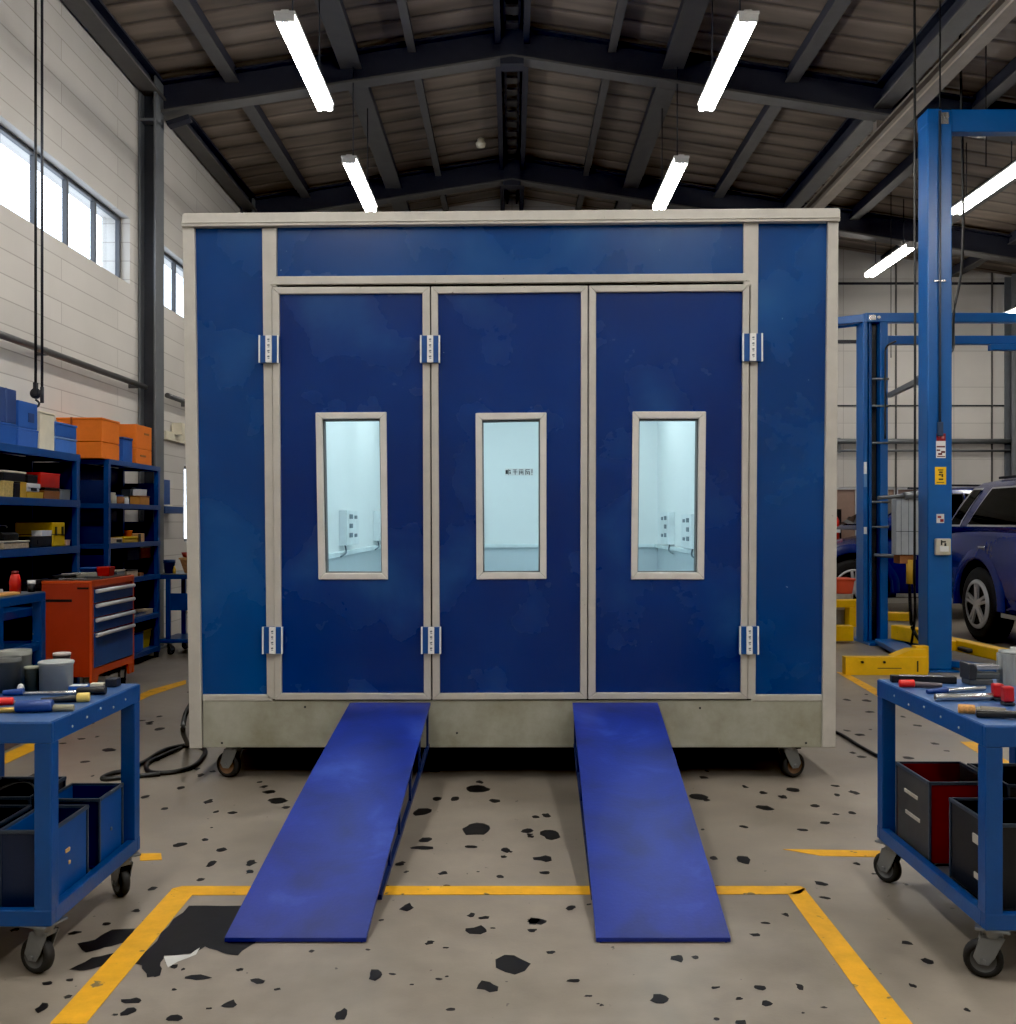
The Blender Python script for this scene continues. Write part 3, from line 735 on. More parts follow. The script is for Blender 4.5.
for x, t in ((-1.525, math.pi-.35), (1.51, .35)):
    caster(booth, x, D+0.08, ZB, 0.07, 0.045, t, hub=RUST)
for x in (-1.545, 1.54): caster(booth, x, 11.2, ZB, 0.07, 0.045, 0.4, hub=RUST)

# ================================================================== RAMPS
def ramp_mat():
    m = bpy.data.materials.new('ramp_blue_sheet'); m.use_nodes = True
    nt = m.node_tree; N = nt.nodes; L = nt.links; b = N['Principled BSDF']
    g = N.new('ShaderNodeNewGeometry')
    a = N.new('ShaderNodeTexNoise'); a.inputs['Scale'].default_value = 3.2; a.inputs['Detail'].default_value = 8; a.inputs['Distortion'].default_value = 0.5
    L.new(g.outputs['Position'], a.inputs['Vector'])
    r = N.new('ShaderNodeValToRGB'); e = r.color_ramp.elements; e[0].position = 0.36; e[0].color = lin((8, 29, 104)); e[1].position = 0.6; e[1].color = lin((13, 40, 136))
    k = e.new(0.78); k.color = lin((52, 80, 176)); L.new(a.outputs['Fac'], r.inputs['Fac'])
    L.new(r.outputs['Color'], b.inputs['Base Color']); b.inputs['Roughness'].default_value = 0.42
    c = N.new('ShaderNodeTexNoise'); c.inputs['Scale'].default_value = 70; L.new(g.outputs['Position'], c.inputs['Vector'])
    q = N.new('ShaderNodeBump'); q.inputs['Strength'].default_value = 0.15; q.inputs['Distance'].default_value = 0.004; L.new(c.outputs['Fac'], q.inputs['Height']); L.new(q.outputs['Normal'], b.inputs['Normal'])
    return m
RAMP = ramp_mat()
def ramp(xt0, xt1, xb0, xb1, label):
    y0, y1 = D-0.03, 3.325; zt = 0.43
    t = thing('loading_ramp', label, 'ramp', ((xb0+xb1)/2, (y0+y1)/2, 0))
    prof = []                              # (s, z) from the sill to the toe: straight, easing out at the foot
    n = 14
    for i in range(n+1):
        s = i/n; z = zt*(1-s)**1.0 + 0.03*math.sin(math.pi*s)*0.4 + 0.018*s; prof.append((s, z))
    bm = B(); th = 0.014; rows = []
    for s, z in prof:
        y = y0 + (y1-y0)*s; a = xt0+(xb0-xt0)*s; b_ = xt1+(xb1-xt1)*s
        rows.append([bm.verts.new(p) for p in ((a, y, z), (b_, y, z), (b_, y, max(0.002, z-th)), (a, y, max(0.002, z-th)))])
    for a, b_ in zip(rows, rows[1:]):
        for k in range(4):
            bm.faces.new((a[k], a[(k+1)%4], b_[(k+1)%4], b_[k]))
    bm.faces.new(rows[0]); bm.faces.new(rows[-1][::-1])
    part('deck', bm, RAMP, t)
    for side in (0, 1):
        def X(s, inset=0.012): return (xt0+(xb0-xt0)*s + inset) if side == 0 else (xt1+(xb1-xt1)*s - inset)
        bm = B(); top = []
        for s, z in prof:
            y = y0 + (y1-y0)*s; top.append((V((X(s), y, z-th)), z-th))
        for (pa, za), (pb, zb) in zip(top[:-1], top[1:]):      # upper rail
            ha = min(0.03, max(0.002, za-0.002)); hb = min(0.03, max(0.002, zb-0.002))
            prism(bm, [pa, pb, pb - V((0,0,hb)), pa - V((0,0,ha))], (0.006 if side == 0 else -0.006, 0, 0))
        part('edge_rail', bm, RAMP, t)
        bm = B()                                             # lower chord and webs
        pts = [V((X(0), y0, 0.2)), V((X(0.82), y0+(y1-y0)*0.82, 0.014))]
        bar(bm, pts[0], pts[1], 0.016, 0.02)
        for s in (0.02, 0.2, 0.38, 0.56, 0.7):
            z = zt*(1-s); zl = 0.2 + (0.014-0.2)*s/0.82
            p = V((X(s), y0+(y1-y0)*s, 0))
            bar(bm, p + V((0,0,zl)), p + V((0,0,z)), 0.012, 0.02)
        part('side_brace', bm, BLUE_D, t)
    return t
a = [at(350,703,D-0.03), at(430.5,703,D-0.03), ground(228,938), ground(366,943)]
ramp(a[0].x, a[1].x, a[2].x, a[3].x, 'blue steel loading ramp under the left booth door, leaning from its sill')
a = [at(572.5,703,D-0.03), at(657.5,703,D-0.03), ground(596,942), ground(730,942)]
ramp(a[0].x, a[1].x, a[2].x, a[3].x, 'blue steel loading ramp under the right booth door, leaning from its sill')

# hoses on the floor
HOSE = mat('black_hose', (18, 18, 19), 0.45)
def gp(px, py, h=0.012): 
    return on_plane(px, py, h)
pts = [at(191,704,5.5), at(185,716,5.46), at(183,732,5.42), gp(187,745), gp(176,750), gp(160,757), gp(147,764), gp(150,772), gp(170,772.5), gp(192,767), gp(203,757), gp(204,749), gp(190,745), gp(165,750), gp(146,761), gp(128,770), gp(110,774), gp(104,779), gp(140,776), gp(160,774)]
bm = B(); tube(bm, spline(pts, 8), 0.014); solo('air_hose', bm, HOSE, 'black hose coiled on the floor at the left foot of the paint booth', 'hose')
bm = B(); tube(bm, spline([gp(826,728), gp(842,735), gp(858,745), gp(874,754), gp(892,763), gp(915,778)], 6), 0.011)
solo('power_cable', bm, HOSE, 'thin black cable on the floor between the booth and the right tool cart', 'cable')
# ================================================================== SHELVING, LEFT WALL
SHX = -3.63
def xplane(px, X): return X * F / (px - VX)         # depth where a photo column meets the plane x = X
def shelving(label, y0, y1, xf, xb, heights, top, th, backs, sides, ends=()):
    t = thing('shelving_unit', label, 'shelving unit', ((xf+xb)/2, (y0+y1)/2, 0))
    pw = 0.055
    for x, s in ((xf, -1), (xb, 1)):
        for y, q in ((y0, 1), (y1, -1)):
            bm = B(); box(bm, min(x, x+s*0.045), max(x, x+s*0.045), min(y, y+q*pw), max(y, y+q*pw), 0.05 if sides else 0.0, top)
            if sides:
                cx, cy = x+s*0.03, y+q*0.03
                rod(bm, (cx, cy, 0), (cx, cy, 0.06), 0.025, mi=1)
            part('post', bm, [BLUE, RUBBER], t, 0.004)
    for h in heights:
        bm = B(); box(bm, xb, xf+0.004, y0+0.004, y1-0.004, h-0.012, h)
        box(bm, xf-0.012, xf+0.006, y0+0.002, y1-0.002, h-th, h+0.002); box(bm, xb, xf, y0+0.006, y0+0.02, h-th, h); box(bm, xb, xf, y1-0.02, y1-0.006, h-th, h)
        part('shelf', bm, BLUE, t, 0.003)
    bm = B()
    for (a, b_, c, d) in backs: box(bm, xb+0.004, xb+0.01, y0+(y1-y0)*a, y0+(y1-y0)*b_, c, d)
    part('back_panel', bm, BLUE_D, t)
    if sides:
        for c, d in sides:
            bm = B(); box(bm, xb+0.05, xf-0.05, y0+0.02, y0+0.026, c, d); part('side_panel', bm, BLUE_D, t)
    for c, d in ends:
        bm = B(); box(bm, xb+0.05, xf-0.05, y1-0.026, y1-0.02, c, d); part('side_panel', bm, BLUE_D, t)
    return t
S1Y0, S1Y1 = 7.02, 8.40
S2Y0, S2Y1 = 9.07, 10.40
S2X = -3.66
shelving('blue steel shelving unit nearest on the left, topped with blue and cream boxes', S1Y0, S1Y1, SHX, -4.06,
         (0.3, 0.75, 1.2, 1.58, 1.963), 1.963, 0.058, [(0, 1, 0.05, 1.94)], None, [(0.05, 1.9)])
shelving('blue steel shelving unit beside the dark column, topped with orange cartons', S2Y0, S2Y1, S2X, -4.07,
         (0.115, 0.46, 0.86, 1.2, 1.57, 1.97), 1.97, 0.045,
         [(0, 1, .1, 1.95)],
         [(1.2, 1.36), (1.57, 1.78), (0.46, 1.1)], [(.12, 1.15), (1.2, 1.40), (1.57, 1.80)])

def carton(name, label, cat, x0, x1, y0, y1, z0, h, m, lid=None, group=None, seam=None, handle=None, strap=None, open_top=False, band=None):
    # a box with a base and, if asked, a lid part, handle slot and tape strap
    if not (lid or handle or strap or seam or band):
        bm = B(); frustum(bm, ((x0+x1)/2, (y0+y1)/2), ((x1-x0)*.97, (y1-y0)*.97), (x1-x0, y1-y0), z0, z0+h*0.88)
        box(bm, x0-.002, x1+.002, y0-.002, y1+.002, z0+h*0.88, z0+h)
        return solo(name, bm, m, label, cat, group, 0.004)
    t = thing(name, label, cat, ((x0+x1)/2, (y0+y1)/2, z0), group)
    lh = h*(lid[1] if lid else 0)
    bm = B(); box(bm, x0, x1, y0, y1, z0, z0+h-lh); part('body', bm, m, t, 0.005)
    if lid:
        bm = B(); box(bm, x0-.006, x1+.006, y0-.006, y1+.006, z0+h-lh+0.001, z0+h); part('lid', bm, lid[0], t, 0.005)
    if handle:
        bm = B(); yc = (y0+y1)/2; zc = z0+(h-lh)*0.68; w = (y1-y0)*0.22
        box(bm, x1-0.004, x1+0.007, yc-w, yc+w, zc-0.012, zc+0.012); part('handle', bm, handle, t, 0.003)
    if strap:
        bm = B(); xc = x0+(x1-x0)*0.33; box(bm, xc-0.008, xc+0.008, y0-0.008, y0+0.001, z0, z0+h); box(bm, xc-0.008, xc+0.008, y0-.006, y1, z0+h, z0+h+.003)
        part('strap', bm, strap, t)
    if seam:
        bm = B(); yc = (y0+y1)/2; box(bm, x1-0.001, x1+0.003, yc-0.012, yc+0.012, z0, z0+h-lh); part('tape', bm, seam, t)
    if band:
        bm = B(); box(bm, x1-.001, x1+.004, y0+(y1-y0)*band[0], y0+(y1-y0)*band[1], z0+h*band[2], z0+h*band[3]); part('sticker', bm, band[4], t)
    return t
# --- boxes on top of the first unit: x0 -4.03 .. front -3.66
T1, T2 = 1.965, 1.972
XF = -3.665
def yy(px, X=XF): return xplane(px, X)
SL2 = mat('box_slate_light', (58, 78, 122), 0.55)
carton('storage_box', 'dark slate blue box at the left edge, lower of its stack on the shelving', 'box', -4.02, XF, 7.08, yy(17), T1, 0.155, BOXBLUE, group='blue boxes on top of the shelving')
carton('storage_box', 'dark slate blue box at the left edge, upper of its stack on the shelving', 'box', -4.0, XF, 7.09, yy(16.5), T1+0.157, 0.25, BOXSLATE, seam=SL2, group='blue boxes on top of the shelving')
carton('storage_box', 'blue box beside the cream carton, lower of its stack on the shelving', 'box', -4.0, XF, yy(18.5), yy(38.5), T1, 0.14, mat('box_mid_blue', (52, 98, 176), 0.55), group='blue boxes on top of the shelving')
carton('storage_box', 'blue box beside the cream carton, upper of its stack, with dark clasp', 'box', -4.0, XF, yy(18.5), yy(37.5), T1+0.142, 0.2, BOXBLUE, band=(.5, .8, .25, .6, BOXSLATE), group='blue boxes on top of the shelving')
carton('carton', 'tall cream carton standing between blue boxes on top of the shelving', 'box', -3.98, XF, yy(40), yy(54.5), T1, 0.30, CREAM, lid=(CREAM, 0.06))
LB = mat('box_light_blue', (62, 112, 190), 0.5)
carton('storage_box', 'blue lidded tub right of the cream carton, lower of two stacked tubs', 'box', -3.98, XF, yy(55.5), yy(76.5), T1, 0.125, LB, lid=(mat('lid_pale_blue', (130, 160, 205), 0.5), 0.12), group='blue boxes on top of the shelving')
carton('storage_box', 'blue lidded tub right of the cream carton, upper of two stacked tubs', 'box', -3.98, XF, yy(55.5), yy(76.5), T1+0.128, 0.115, BOXBLUE, lid=(LB, 0.16), group='blue boxes on top of the shelving')
# --- second unit
XG = -3.675
g = 'orange cartons on top of the shelving'
carton('carton', 'wide orange carton, lower of the large stack above the second shelving unit', 'box', -4.08, XG, 8.96, 9.36, T2, 0.145, CARTON, strap=mat('carton_seam', (150, 70, 20), 0.6), group=g)
carton('carton', 'wide orange carton, upper of the large stack above the second shelving unit', 'box', -4.08, XG, 8.96, 9.36, T2+0.15, 0.215, CARTON, strap=mat('carton_seam', (0,0,0)), lid=(CARTON, 0.1), group=g)
carton('storage_box', 'narrow blue box standing between the two orange carton stacks', 'box', -4.0, XG, 9.45, 9.68, T2, 0.235, BOXBLUE, lid=(BOXSLATE, 0.1))
carton('carton', 'small orange carton, lower of the stack nearest the dark steel column', 'box', -4.0, XG, 9.78, 10.2, T2, 0.15, CARTON, band=(.25, .6, .5, .62, BROWN), group=g)
carton('carton', 'small orange carton, upper of the stack nearest the dark steel column', 'box', -4.0, XG, 9.78, 10.2, T2+0.152, 0.235, CARTON, band=(.5, .8, .62, .7, BROWN), group=g)

# --- contents of the first unit
XI = -3.68
def sbox(px0, px1, z0, h, m, label, name='parts_box', cat='box', xf=XI, dep=0.16, group='boxes on the shelves', **k):
    return carton(name, label, cat, xf-dep, xf, yy(px0, xf), yy(px1, xf), z0, h, m, group=group, **k)
A, Bz, Cz = 1.582, 1.202, 0.752
sbox(3.5, 13.5, A, 0.118, mat('pale_yellow_grid', (226, 196, 120), 0.6, var=0.3, scale=60), 'pale yellow perforated box at the near end of the upper shelf')
sbox(14, 20.5, A, 0.118, BLACK, 'upright black case between two yellow boxes on the upper shelf')
sbox(21, 26.5, A, 0.118, MUST, 'narrow mustard yellow box on the upper shelf, beside the black case')
sbox(3.5, 25.5, A+0.12, 0.075, BLACK, 'wide black box with cream lid lying over the yellow boxes', lid=(CREAM, 0.2))
sbox(27, 43.5, A, 0.05, MUST, 'low mustard tray in the middle of the upper shelf', name='parts_tray', cat='tray')
sbox(27.5, 39.5, A+0.052, 0.062, WHITE, 'white box with dark front on the low mustard tray', lid=(WHITE, 0.6), handle=BLACK)
sbox(27.5, 38, A+0.116, 0.065, BLACK, 'small black box stacked on the white box on upper shelf')
sbox(44.5, 60, A, 0.066, BROWN, 'brown cardboard box under the red bin on upper shelf')
sbox(44.5, 60, A+0.068, 0.022, BLACK, 'flat black tray between brown box and red bin', name='parts_tray', cat='tray')
sbox(40.5, 60, A+0.092, 0.115, RED, 'red bin on the upper shelf of the nearest shelving unit', name='parts_bin', cat='bin')
sbox(60.5, 70.5, A, 0.085, GREYP, 'plain grey box on the upper shelf beside the brown box')
YC = mat('yellow_case', (222, 182, 26), 0.5)
t = thing('tool_case', 'large yellow tool case with dark latches on the middle shelf', 'tool case', (-3.8, yy(58), Bz))
y0, y1 = yy(53.2, -3.68), yy(65, -3.68)
bm = B(); box(bm, -3.99, -3.68, y0, y1, Bz, Bz+0.195); part('body', bm, YC, t, 0.008)
bm = B(); box(bm, -3.995, -3.675, y0-.003, y1+.003, Bz+0.095, Bz+0.101)
for yq in (0.2, 0.75): box(bm, -3.682, -3.672, y0+(y1-y0)*yq-.012, y0+(y1-y0)*yq+.012, Bz+.09, Bz+.16)
box(bm, -3.78, -3.74, y0-.008, y0+.001, Bz+.07, Bz+.12); part('latch', bm, BLACK, t)
sbox(31, 52, Bz, 0.085, BLACK, 'black equipment box in front of the yellow tool case', dep=0.12, band=(.3, .8, .3, .7, DARKM))
sbox(41.5, 52, Bz+0.087, 0.045, WHITE, 'small white box lying on the black equipment box', dep=0.08)
t = thing('toolbox', 'black toolbox with wire handle on a pale crate on middle shelf', 'toolbox', (-3.76, yy(11), Bz+0.06))
y0, y1 = yy(3.5, -3.7), yy(19, -3.7)
bm = B(); prism(bm, [V((-3.86, y0, Bz+.062)), V((-3.7, y0, Bz+.062)), V((-3.7, y0, Bz+.11)), V((-3.74, y0, Bz+.135)), V((-3.82, y0, Bz+.135)), V((-3.86, y0, Bz+.11))], (0, y1-y0, 0)); part('body', bm, BLACK, t, 0.004)
bm = B(); tube(bm, spline([(-3.78, y0+.03, Bz+.134), (-3.78, y0+.035, Bz+.168), (-3.78, y1-.035, Bz+.168), (-3.78, y1-.03, Bz+.134)], 6), 0.005); part('handle', bm, STEEL, t)
CRATE = mat('pale_crate', (205, 182, 150), 0.7, var=0.3, scale=40)
sbox(3.5, 29, Bz, 0.058, CRATE, 'low pale slatted crate at near end of middle shelf', name='parts_crate', cat='crate', lid=(CREAM, 0.2))
sbox(66.5, 70.5, Bz, 0.05, mat('pinkish_card', (196, 160, 140), 0.7), 'small pinkish carton behind the yellow tool case')
sbox(30, 48, Cz, 0.2, BLACK, 'black crate on the lower shelf of nearest shelving unit', name='parts_crate', cat='crate', lid=(DARKM, 0.15))
sbox(50, 70, Cz, 0.16, BLUE_D, 'navy bin on the lower shelf of nearest shelving unit', name='parts_bin', cat='bin', lid=(BLACK, 0.1))

# --- contents of the second unit
XH = -3.70
def jar(px, z0, r, h, m, lid, label, name='jar', cat='jar', x=XH-0.05, group=None):
    y = yy(px, x); t = thing(name, label, cat, (x, y, z0), group)
    bm = B(); lathe(bm, [(r*.9, z0), (r, z0+.006), (r, z0+h*.7), (r*.72, z0+h*.8), (r*.72, z0+h*.84)], (x, y, 0), 18); part('body', bm, m, t)
    bm = B(); lathe(bm, [(r*.78, z0+h*.84), (r*.8, z0+h*.86), (r*.8, z0+h*.98), (r*.6, z0+h)], (x, y, 0), 18); part('lid', bm, lid, t)
U = 1.572; M_ = 1.202; Lw = 0.862
jar(112.5, U, 0.035, 0.105, CREAM, CREAM, 'cream jar at the near end of second unit upper shelf', group='jars on the upper shelf')
jar(119.5, U, 0.045, 0.085, BROWN, BOXBLUE, 'brown jar with blue lid on second unit upper shelf', group='jars on the upper shelf')
jar(126, U, 0.028, 0.075, WHITE, CREAM, 'small white jar next to the blue lidded jar', group='jars on the upper shelf')
sbox(131, 135.5, U, 0.18, GREYM, 'tall grey metal case on second unit upper shelf', xf=-3.83, dep=0.1, lid=(DARKM, 0.12))
sbox(140, 149.5, U, 0.09, mat('orange_card', (214, 148, 70), 0.6), 'orange box with white packet on second unit upper shelf', xf=XH, dep=0.1, lid=(BROWN, 0.14))
sbox(140.5, 147, U+0.092, 0.065, WHITE, 'white packet resting on the orange box in second unit', xf=XH-.005, dep=0.08)
sbox(110.5, 122.5, M_, 0.05, CRATE, 'low pale box at near end of second unit middle shelf', xf=XH, band=(.5, .9, .2, .7, BLACK))
sbox(124, 137.5, M_, 0.055, MUST, 'flat mustard box in the middle of second unit middle shelf', xf=XH, lid=(YC, 0.3))
t = thing('cup', 'small orange cup standing on the flat mustard box', 'cup', (XH-.07, yy(128.5, XH-.07), M_+.057))
bm = B(); yq = yy(128.5, XH-.07); lathe(bm, [(.026, M_+.057), (.036, M_+.108), (.04, M_+.108), (.04, M_+.116), (.033, M_+.116), (.028, M_+.07)], (XH-.07, yq, 0), 18); part('body', bm, CARTON, t)
sbox(138.5, 144.5, M_, 0.085, TAN, 'tan box with dark side behind the flat mustard box', xf=XH, band=(0, .35, 0, .96, BLACK))
sbox(111, 116, Lw, 0.07, BLACK, 'black camera-like box on second unit lower shelf', xf=XH, lid=(DARKM, 0.2))
sbox(117, 125, Lw, 0.085, GREYP, 'grey box on second unit lower shelf, next to the black box', xf=XH, lid=(CREAM, 0.15))
sbox(127, 138, Lw, 0.075, CRATE, 'cream tub with dark rim on second unit lower shelf', name='parts_bin', cat='bin', xf=XH, lid=(BLACK, 0.16))
sbox(140, 144, Lw, 0.03, BROWN, 'tiny brown block on second unit lower shelf', xf=XH)
sbox(127, 140, Lw+.16, 0.13, mat('slate_bag', (92, 92, 90), 0.8), 'grey bin hanging beneath the middle shelf of second unit', name='hanging_bin', cat='bin', xf=XH-.02, lid=(DARKM, .1))
sbox(141, 152, Lw+.17, 0.12, mat('red_brown_stripe', (160, 84, 60), 0.7, var=0.3, scale=30), 'red brown striped crate hanging beneath the middle shelf', name='hanging_bin', cat='bin', xf=XH-.02, lid=(CREAM, .12))
PALE = mat('pale_tools', (196, 190, 178), 0.5, 0.2, var=0.25, scale=20)
sbox(136, 146, 0.462, 0.035, PALE, 'pale flat tool tray on the fourth shelf of second unit', name='parts_tray', cat='tray', xf=XH, lid=(STEEL, .3))
sbox(146.5, 153, 0.462, 0.05, CRATE, 'pale small carton on the fourth shelf of second unit', xf=XH)
jar(129.5, 0.462, 0.03, 0.13, mat('pale_green_glass', (150, 176, 160), 0.3), STEEL, 'pale green jar on the fourth shelf of second unit', x=-3.93)
sbox(134.5, 143.3, 0.117, 0.19, BOXBLUE, 'blue bin on the lowest shelf of second unit', name='parts_bin', cat='bin', xf=XH, lid=(BLUE_D, .1))
YB_ = mat('yellow_basket', (216, 180, 40), 0.6, var=0.25, scale=60)
t = thing('basket', 'yellow basket with rim on the lowest shelf of second unit', 'basket', (XH-.12, yy(149.5, XH), 0.117))
bm = B(); frustum(bm, (XH-.12, yy(149.5, XH)), (.15, .22), (.18, .29), 0.117, 0.29); part('body', bm, YB_, t, .004)
bm = B(); cbox(bm, (XH-.12, yy(149.5, XH), .295), (.2, .31, .02)); part('rim', bm, YB_, t, .004)
t = thing('tool_holder', 'white brush handle standing behind the yellow basket on the lowest shelf', 'brush', (-3.97, 10.3, 0.117))
bm = B(); rod(bm, (-3.97, 10.3, .117), (-3.97, 10.3, .38), .012); part('handle', bm, WHITE, t)
bm = B(); cbox(bm, (-3.97, 10.3, .14), (.03, .06, .045)); part('bristles', bm, PALE, t)
bm = B(); frustum(bm, (-3.87, 9.17), (.2, .1), (.2, .1), M_, M_+.155); box(bm, -3.975, -3.765, 9.118, 9.222, M_+.14, M_+.157)
solo('canister', bm, GREEN, 'olive green canister at the open end of the second shelving unit', 'canister', None, .006)

# --- blue bin rack on the wall past the column, and the far cart
t = thing('wall_rack', 'blue bin rack fixed to the wall beneath the low window', 'rack', (XL+.1, 11.63, 1.5))
bm = B(); box(bm, XL+.002, XL+.015, 11.32, 11.95, 1.5, 1.9); box(bm, XL+.015, XL+.17, 11.32, 11.95, 1.5, 1.515); box(bm, XL+.16, XL+.172, 11.32, 11.95, 1.515, 1.58)
part('rack', bm, BLUE, t, .003)
bm = B(); cbox(bm, (XL+.1, 11.6, 1.56), (.09, .13, .08)); part('tray', bm, CREAM, t, .01)

# far blue cart
t = thing('work_cart', 'blue work cart against the left wall beyond the shelving units', 'cart', (-3.4, 10.75, 0))
cx0, cx1, cy0, cy1 = -3.70, -3.05, 10.5, 11.05
bm = B(); box(bm, cx0, cx1, cy0, cy1, 0.80, 0.845); part('worktop', bm, BLUE, t, .004)
bm = B(); box(bm, cx0-.005, cx1+.005, cy0-.005, cy1+.005, .846, .856); part('top_sheet', bm, GREYM, t)
for x in (cx0+.06, cx1-.1):
    for y in (cy0+.005, cy1-.05):
        bm = B(); box(bm, x, x+.045, y, y+.045, .13, .8); part('leg', bm, BLUE, t, .003)
bm = B(); box(bm, cx0+.1, cx1-.1, cy0+.015, cy0+.03, .47, .65); part('drawer_panel', bm, BLUE, t, .004)
bm = B(); box(bm, cx0, cx1, cy0+.0, cy1, .13, .17); part('lower_shelf', bm, BLUE, t, .004)
for x in (cx0+.09, cx1-.08):
    for y in (cy0+.04, cy1-.04): caster(t, x, y, .13, .05, .03, 1.2)
bm = B(); lathe(bm, [(.05, .857), (.06, .99), (.064, .99), (.064, 1.0), (.055, 1.0), (.045, .87)], (-3.632, 10.6, 0), 22)
lathe(bm, [(.066, .97), (.066, .98)], (-3.632, 10.6, 0), 22)
solo('bucket', bm, mat('blue_bucket', (30, 62, 112), .4), 'blue bucket on the far work cart', 'bucket')
bm = B(); lathe(bm, [(.016, .857), (.018, .9), (.009, .92), (.009, .935)], (-3.56, 10.545, 0), 14)
solo('bottle', bm, MUST, 'small yellow bottle in front of the blue bucket', 'bottle')
t = thing('basket', 'brown wicker basket on the far work cart beside the paint booth', 'basket', (-3.38, 10.76, .857))
bm = B(); frustum(bm, (-3.38, 10.76), (.22, .22), (.3, .28), .857, 1.0); part('body', bm, mat('wicker', (168, 122, 80), .8, var=.35, scale=45), t, .006)
bm = B(); cbox(bm, (-3.38, 10.76, 1.01), (.32, .3, .02)); part('rim', bm, TAN, t, .006)
bm = B(); lathe(bm, [(.03, 1.021), (.05, 1.03), (.065, 1.075), (.058, 1.075), (.045, 1.036)], (-3.47, 10.7, 0), 20)
solo('bowl', bm, mat('red_clay', (150, 52, 38), .5), 'red bowl on the rim of the wicker basket', 'bowl')
bm = B(); lathe(bm, [(.05, .171), (.07, .2), (.07, .4), (.05, .42)], (-3.38, 10.75, 0), 20); lathe(bm, [(.11, .42), (.12, .44), (.1, .45)], (-3.38, 10.75, 0), 20)
solo('paint_tub', bm, PALE, 'pale lidded tub on the lower shelf of the far work cart', 'tub')

# ================================================================== NEAR WORKBENCH, LEFT EDGE
WX0, WX1, WY0, WY1, WZ = -3.58, -3.03, 5.3, 6.5, .95
t = thing('workbench', 'blue workbench at the left edge in front of the shelving', 'workbench', ((WX0+WX1)/2, (WY0+WY1)/2, 0))
bm = B(); box(bm, WX0, WX1, WY0, WY1, WZ-.06, WZ-.006); part('bench_top', bm, BLUE, t, .004)
bm = B(); box(bm, WX0+.005, WX1-.005, WY0+.005, WY1-.005, WZ-.006, WZ); part('top_sheet', bm, mat('worn_sheet', (110, 118, 126), .45, .4), t)
for x in (WX0, WX1-.06):
    for y in (WY0, 5.9, WY1-.06):
        bm = B(); box(bm, x, x+.06, y, y+.06, 0, WZ-.06); part('leg', bm, BLUE, t, .003)
bm = B(); box(bm, WX0, WX1-.01, WY0, WY1, .60, .615); box(bm, WX1-.03, WX1-.012, WY0, WY1, .575, .63); box(bm, WX0+.03, WX1, WY1-.03, WY1-.012, .575, .63); part('shelf', bm, BLUE, t, .002)
bm = B(); bar(bm, (-3.1, 5.7, .665), (-3.3, 6.42, .665), .05, .035); bar(bm, (-3.16, 5.6, .665), (-3.4, 6.4, .665), .03, .03)
solo('metal_profile', bm, GREYM, 'grey metal profile lying on the shelf under the left workbench', 'profile')
bm = B(); prism(bm, [V((-3.5, 6.05, 0)), V((-3.1, 6.05, 0)), V((-3.1, 6.05, .5)), V((-3.2, 6.05, .52)), V((-3.5, 6.05, .42))], (0, .28, 0))
solo('scrap_bin', bm, mat('brown_grey_bin', (120, 104, 96), .7), 'brown grey bin under the shelf of the left workbench', 'bin', None, .006)
def on(px, py, h): return on_plane(px, py, h)
p = on(9.5, 586, WZ)
t = thing('spray_bottle', 'red bottle with black base standing on the left workbench', 'bottle', (p.x, p.y, WZ))
bm = B(); lathe(bm, [(.033, WZ+.001), (.034, WZ+.08), (.026, WZ+.115), (.02, WZ+.12)], (-3.14, 6.32, 0), 20); ORI[t.name] = V((-3.14, 6.32, WZ)); t.location = ORI[t.name]; part('body', bm, RED, t)
bm = B(); lathe(bm, [(.021, WZ+.12), (.021, WZ+.14), (.01, WZ+.142)], (-3.14, 6.32, 0), 16); part('cap', bm, mat('dark_red', (110, 20, 16), .4), t)
bm = B(); lathe(bm, [(.022, WZ+.001), (.022, WZ+.05)], (-3.09, 6.43, 0), 16); lathe(bm, [(.024, WZ+.051), (.024, WZ+.075)], (-3.09, 6.43, 0), 16, mi=1)
solo('tin', bm, [BLACK, WHITE], 'small black tin with white lid on the left workbench', 'tin')
bm = B(); cbox(bm, (-3.36, 6.2, WZ+.012), (.26, .3, .022)); cbox(bm, (-3.34, 6.15, WZ+.03), (.2, .2, .012))
solo('paper_stack', bm, mat('pale_paper', (214, 206, 200), .8), 'pale papers lying on the left workbench behind the orange offcut', 'paper', None, .003)
bm = B(); prism(bm, [V((-3.2, 5.9, WZ+.002)), V((-3.06, 5.98, WZ+.002)), V((-3.05, 6.2, WZ+.002)), V((-3.12, 6.26, WZ+.002))], (0, 0, .014))
solo('wood_offcut', bm, mat('orange_wood', (226, 168, 96), .6), 'orange wooden offcut lying at the front edge of the left workbench', 'wood', None, .003)

# ================================================================== RED TOOL CHEST
HX0, HX1, HY0, HY1 = -3.53, -3.15, 7.5, 8.34
ZB0, ZT0 = .15, .95
t = thing('tool_chest', 'orange red tool chest with blue drawers and silver handles on casters', 'tool chest', ((HX0+HX1)/2, (HY0+HY1)/2, 0))
bm = B(); box(bm, HX0, HX1-.02, HY0, HY1, .235, ZT0-.012)
part('cabinet', bm, ORANGE_D, t, .006)
bm = B()
box(bm, HX1-.02, HX1, HY0-.002, HY0+.035, ZB0, ZT0); box(bm, HX1-.02, HX1, HY1-.035, HY1+.002, ZB0, ZT0)
box(bm, HX1-.02, HX1, HY0+.035, HY1-.035, ZT0-.04, ZT0); box(bm, HX1-.02, HX1, HY0+.035, HY1-.035, .235, .295)
box(bm, HX0, HX1, HY0-.002, HY1+.002, ZT0-.012, ZT0+.008)
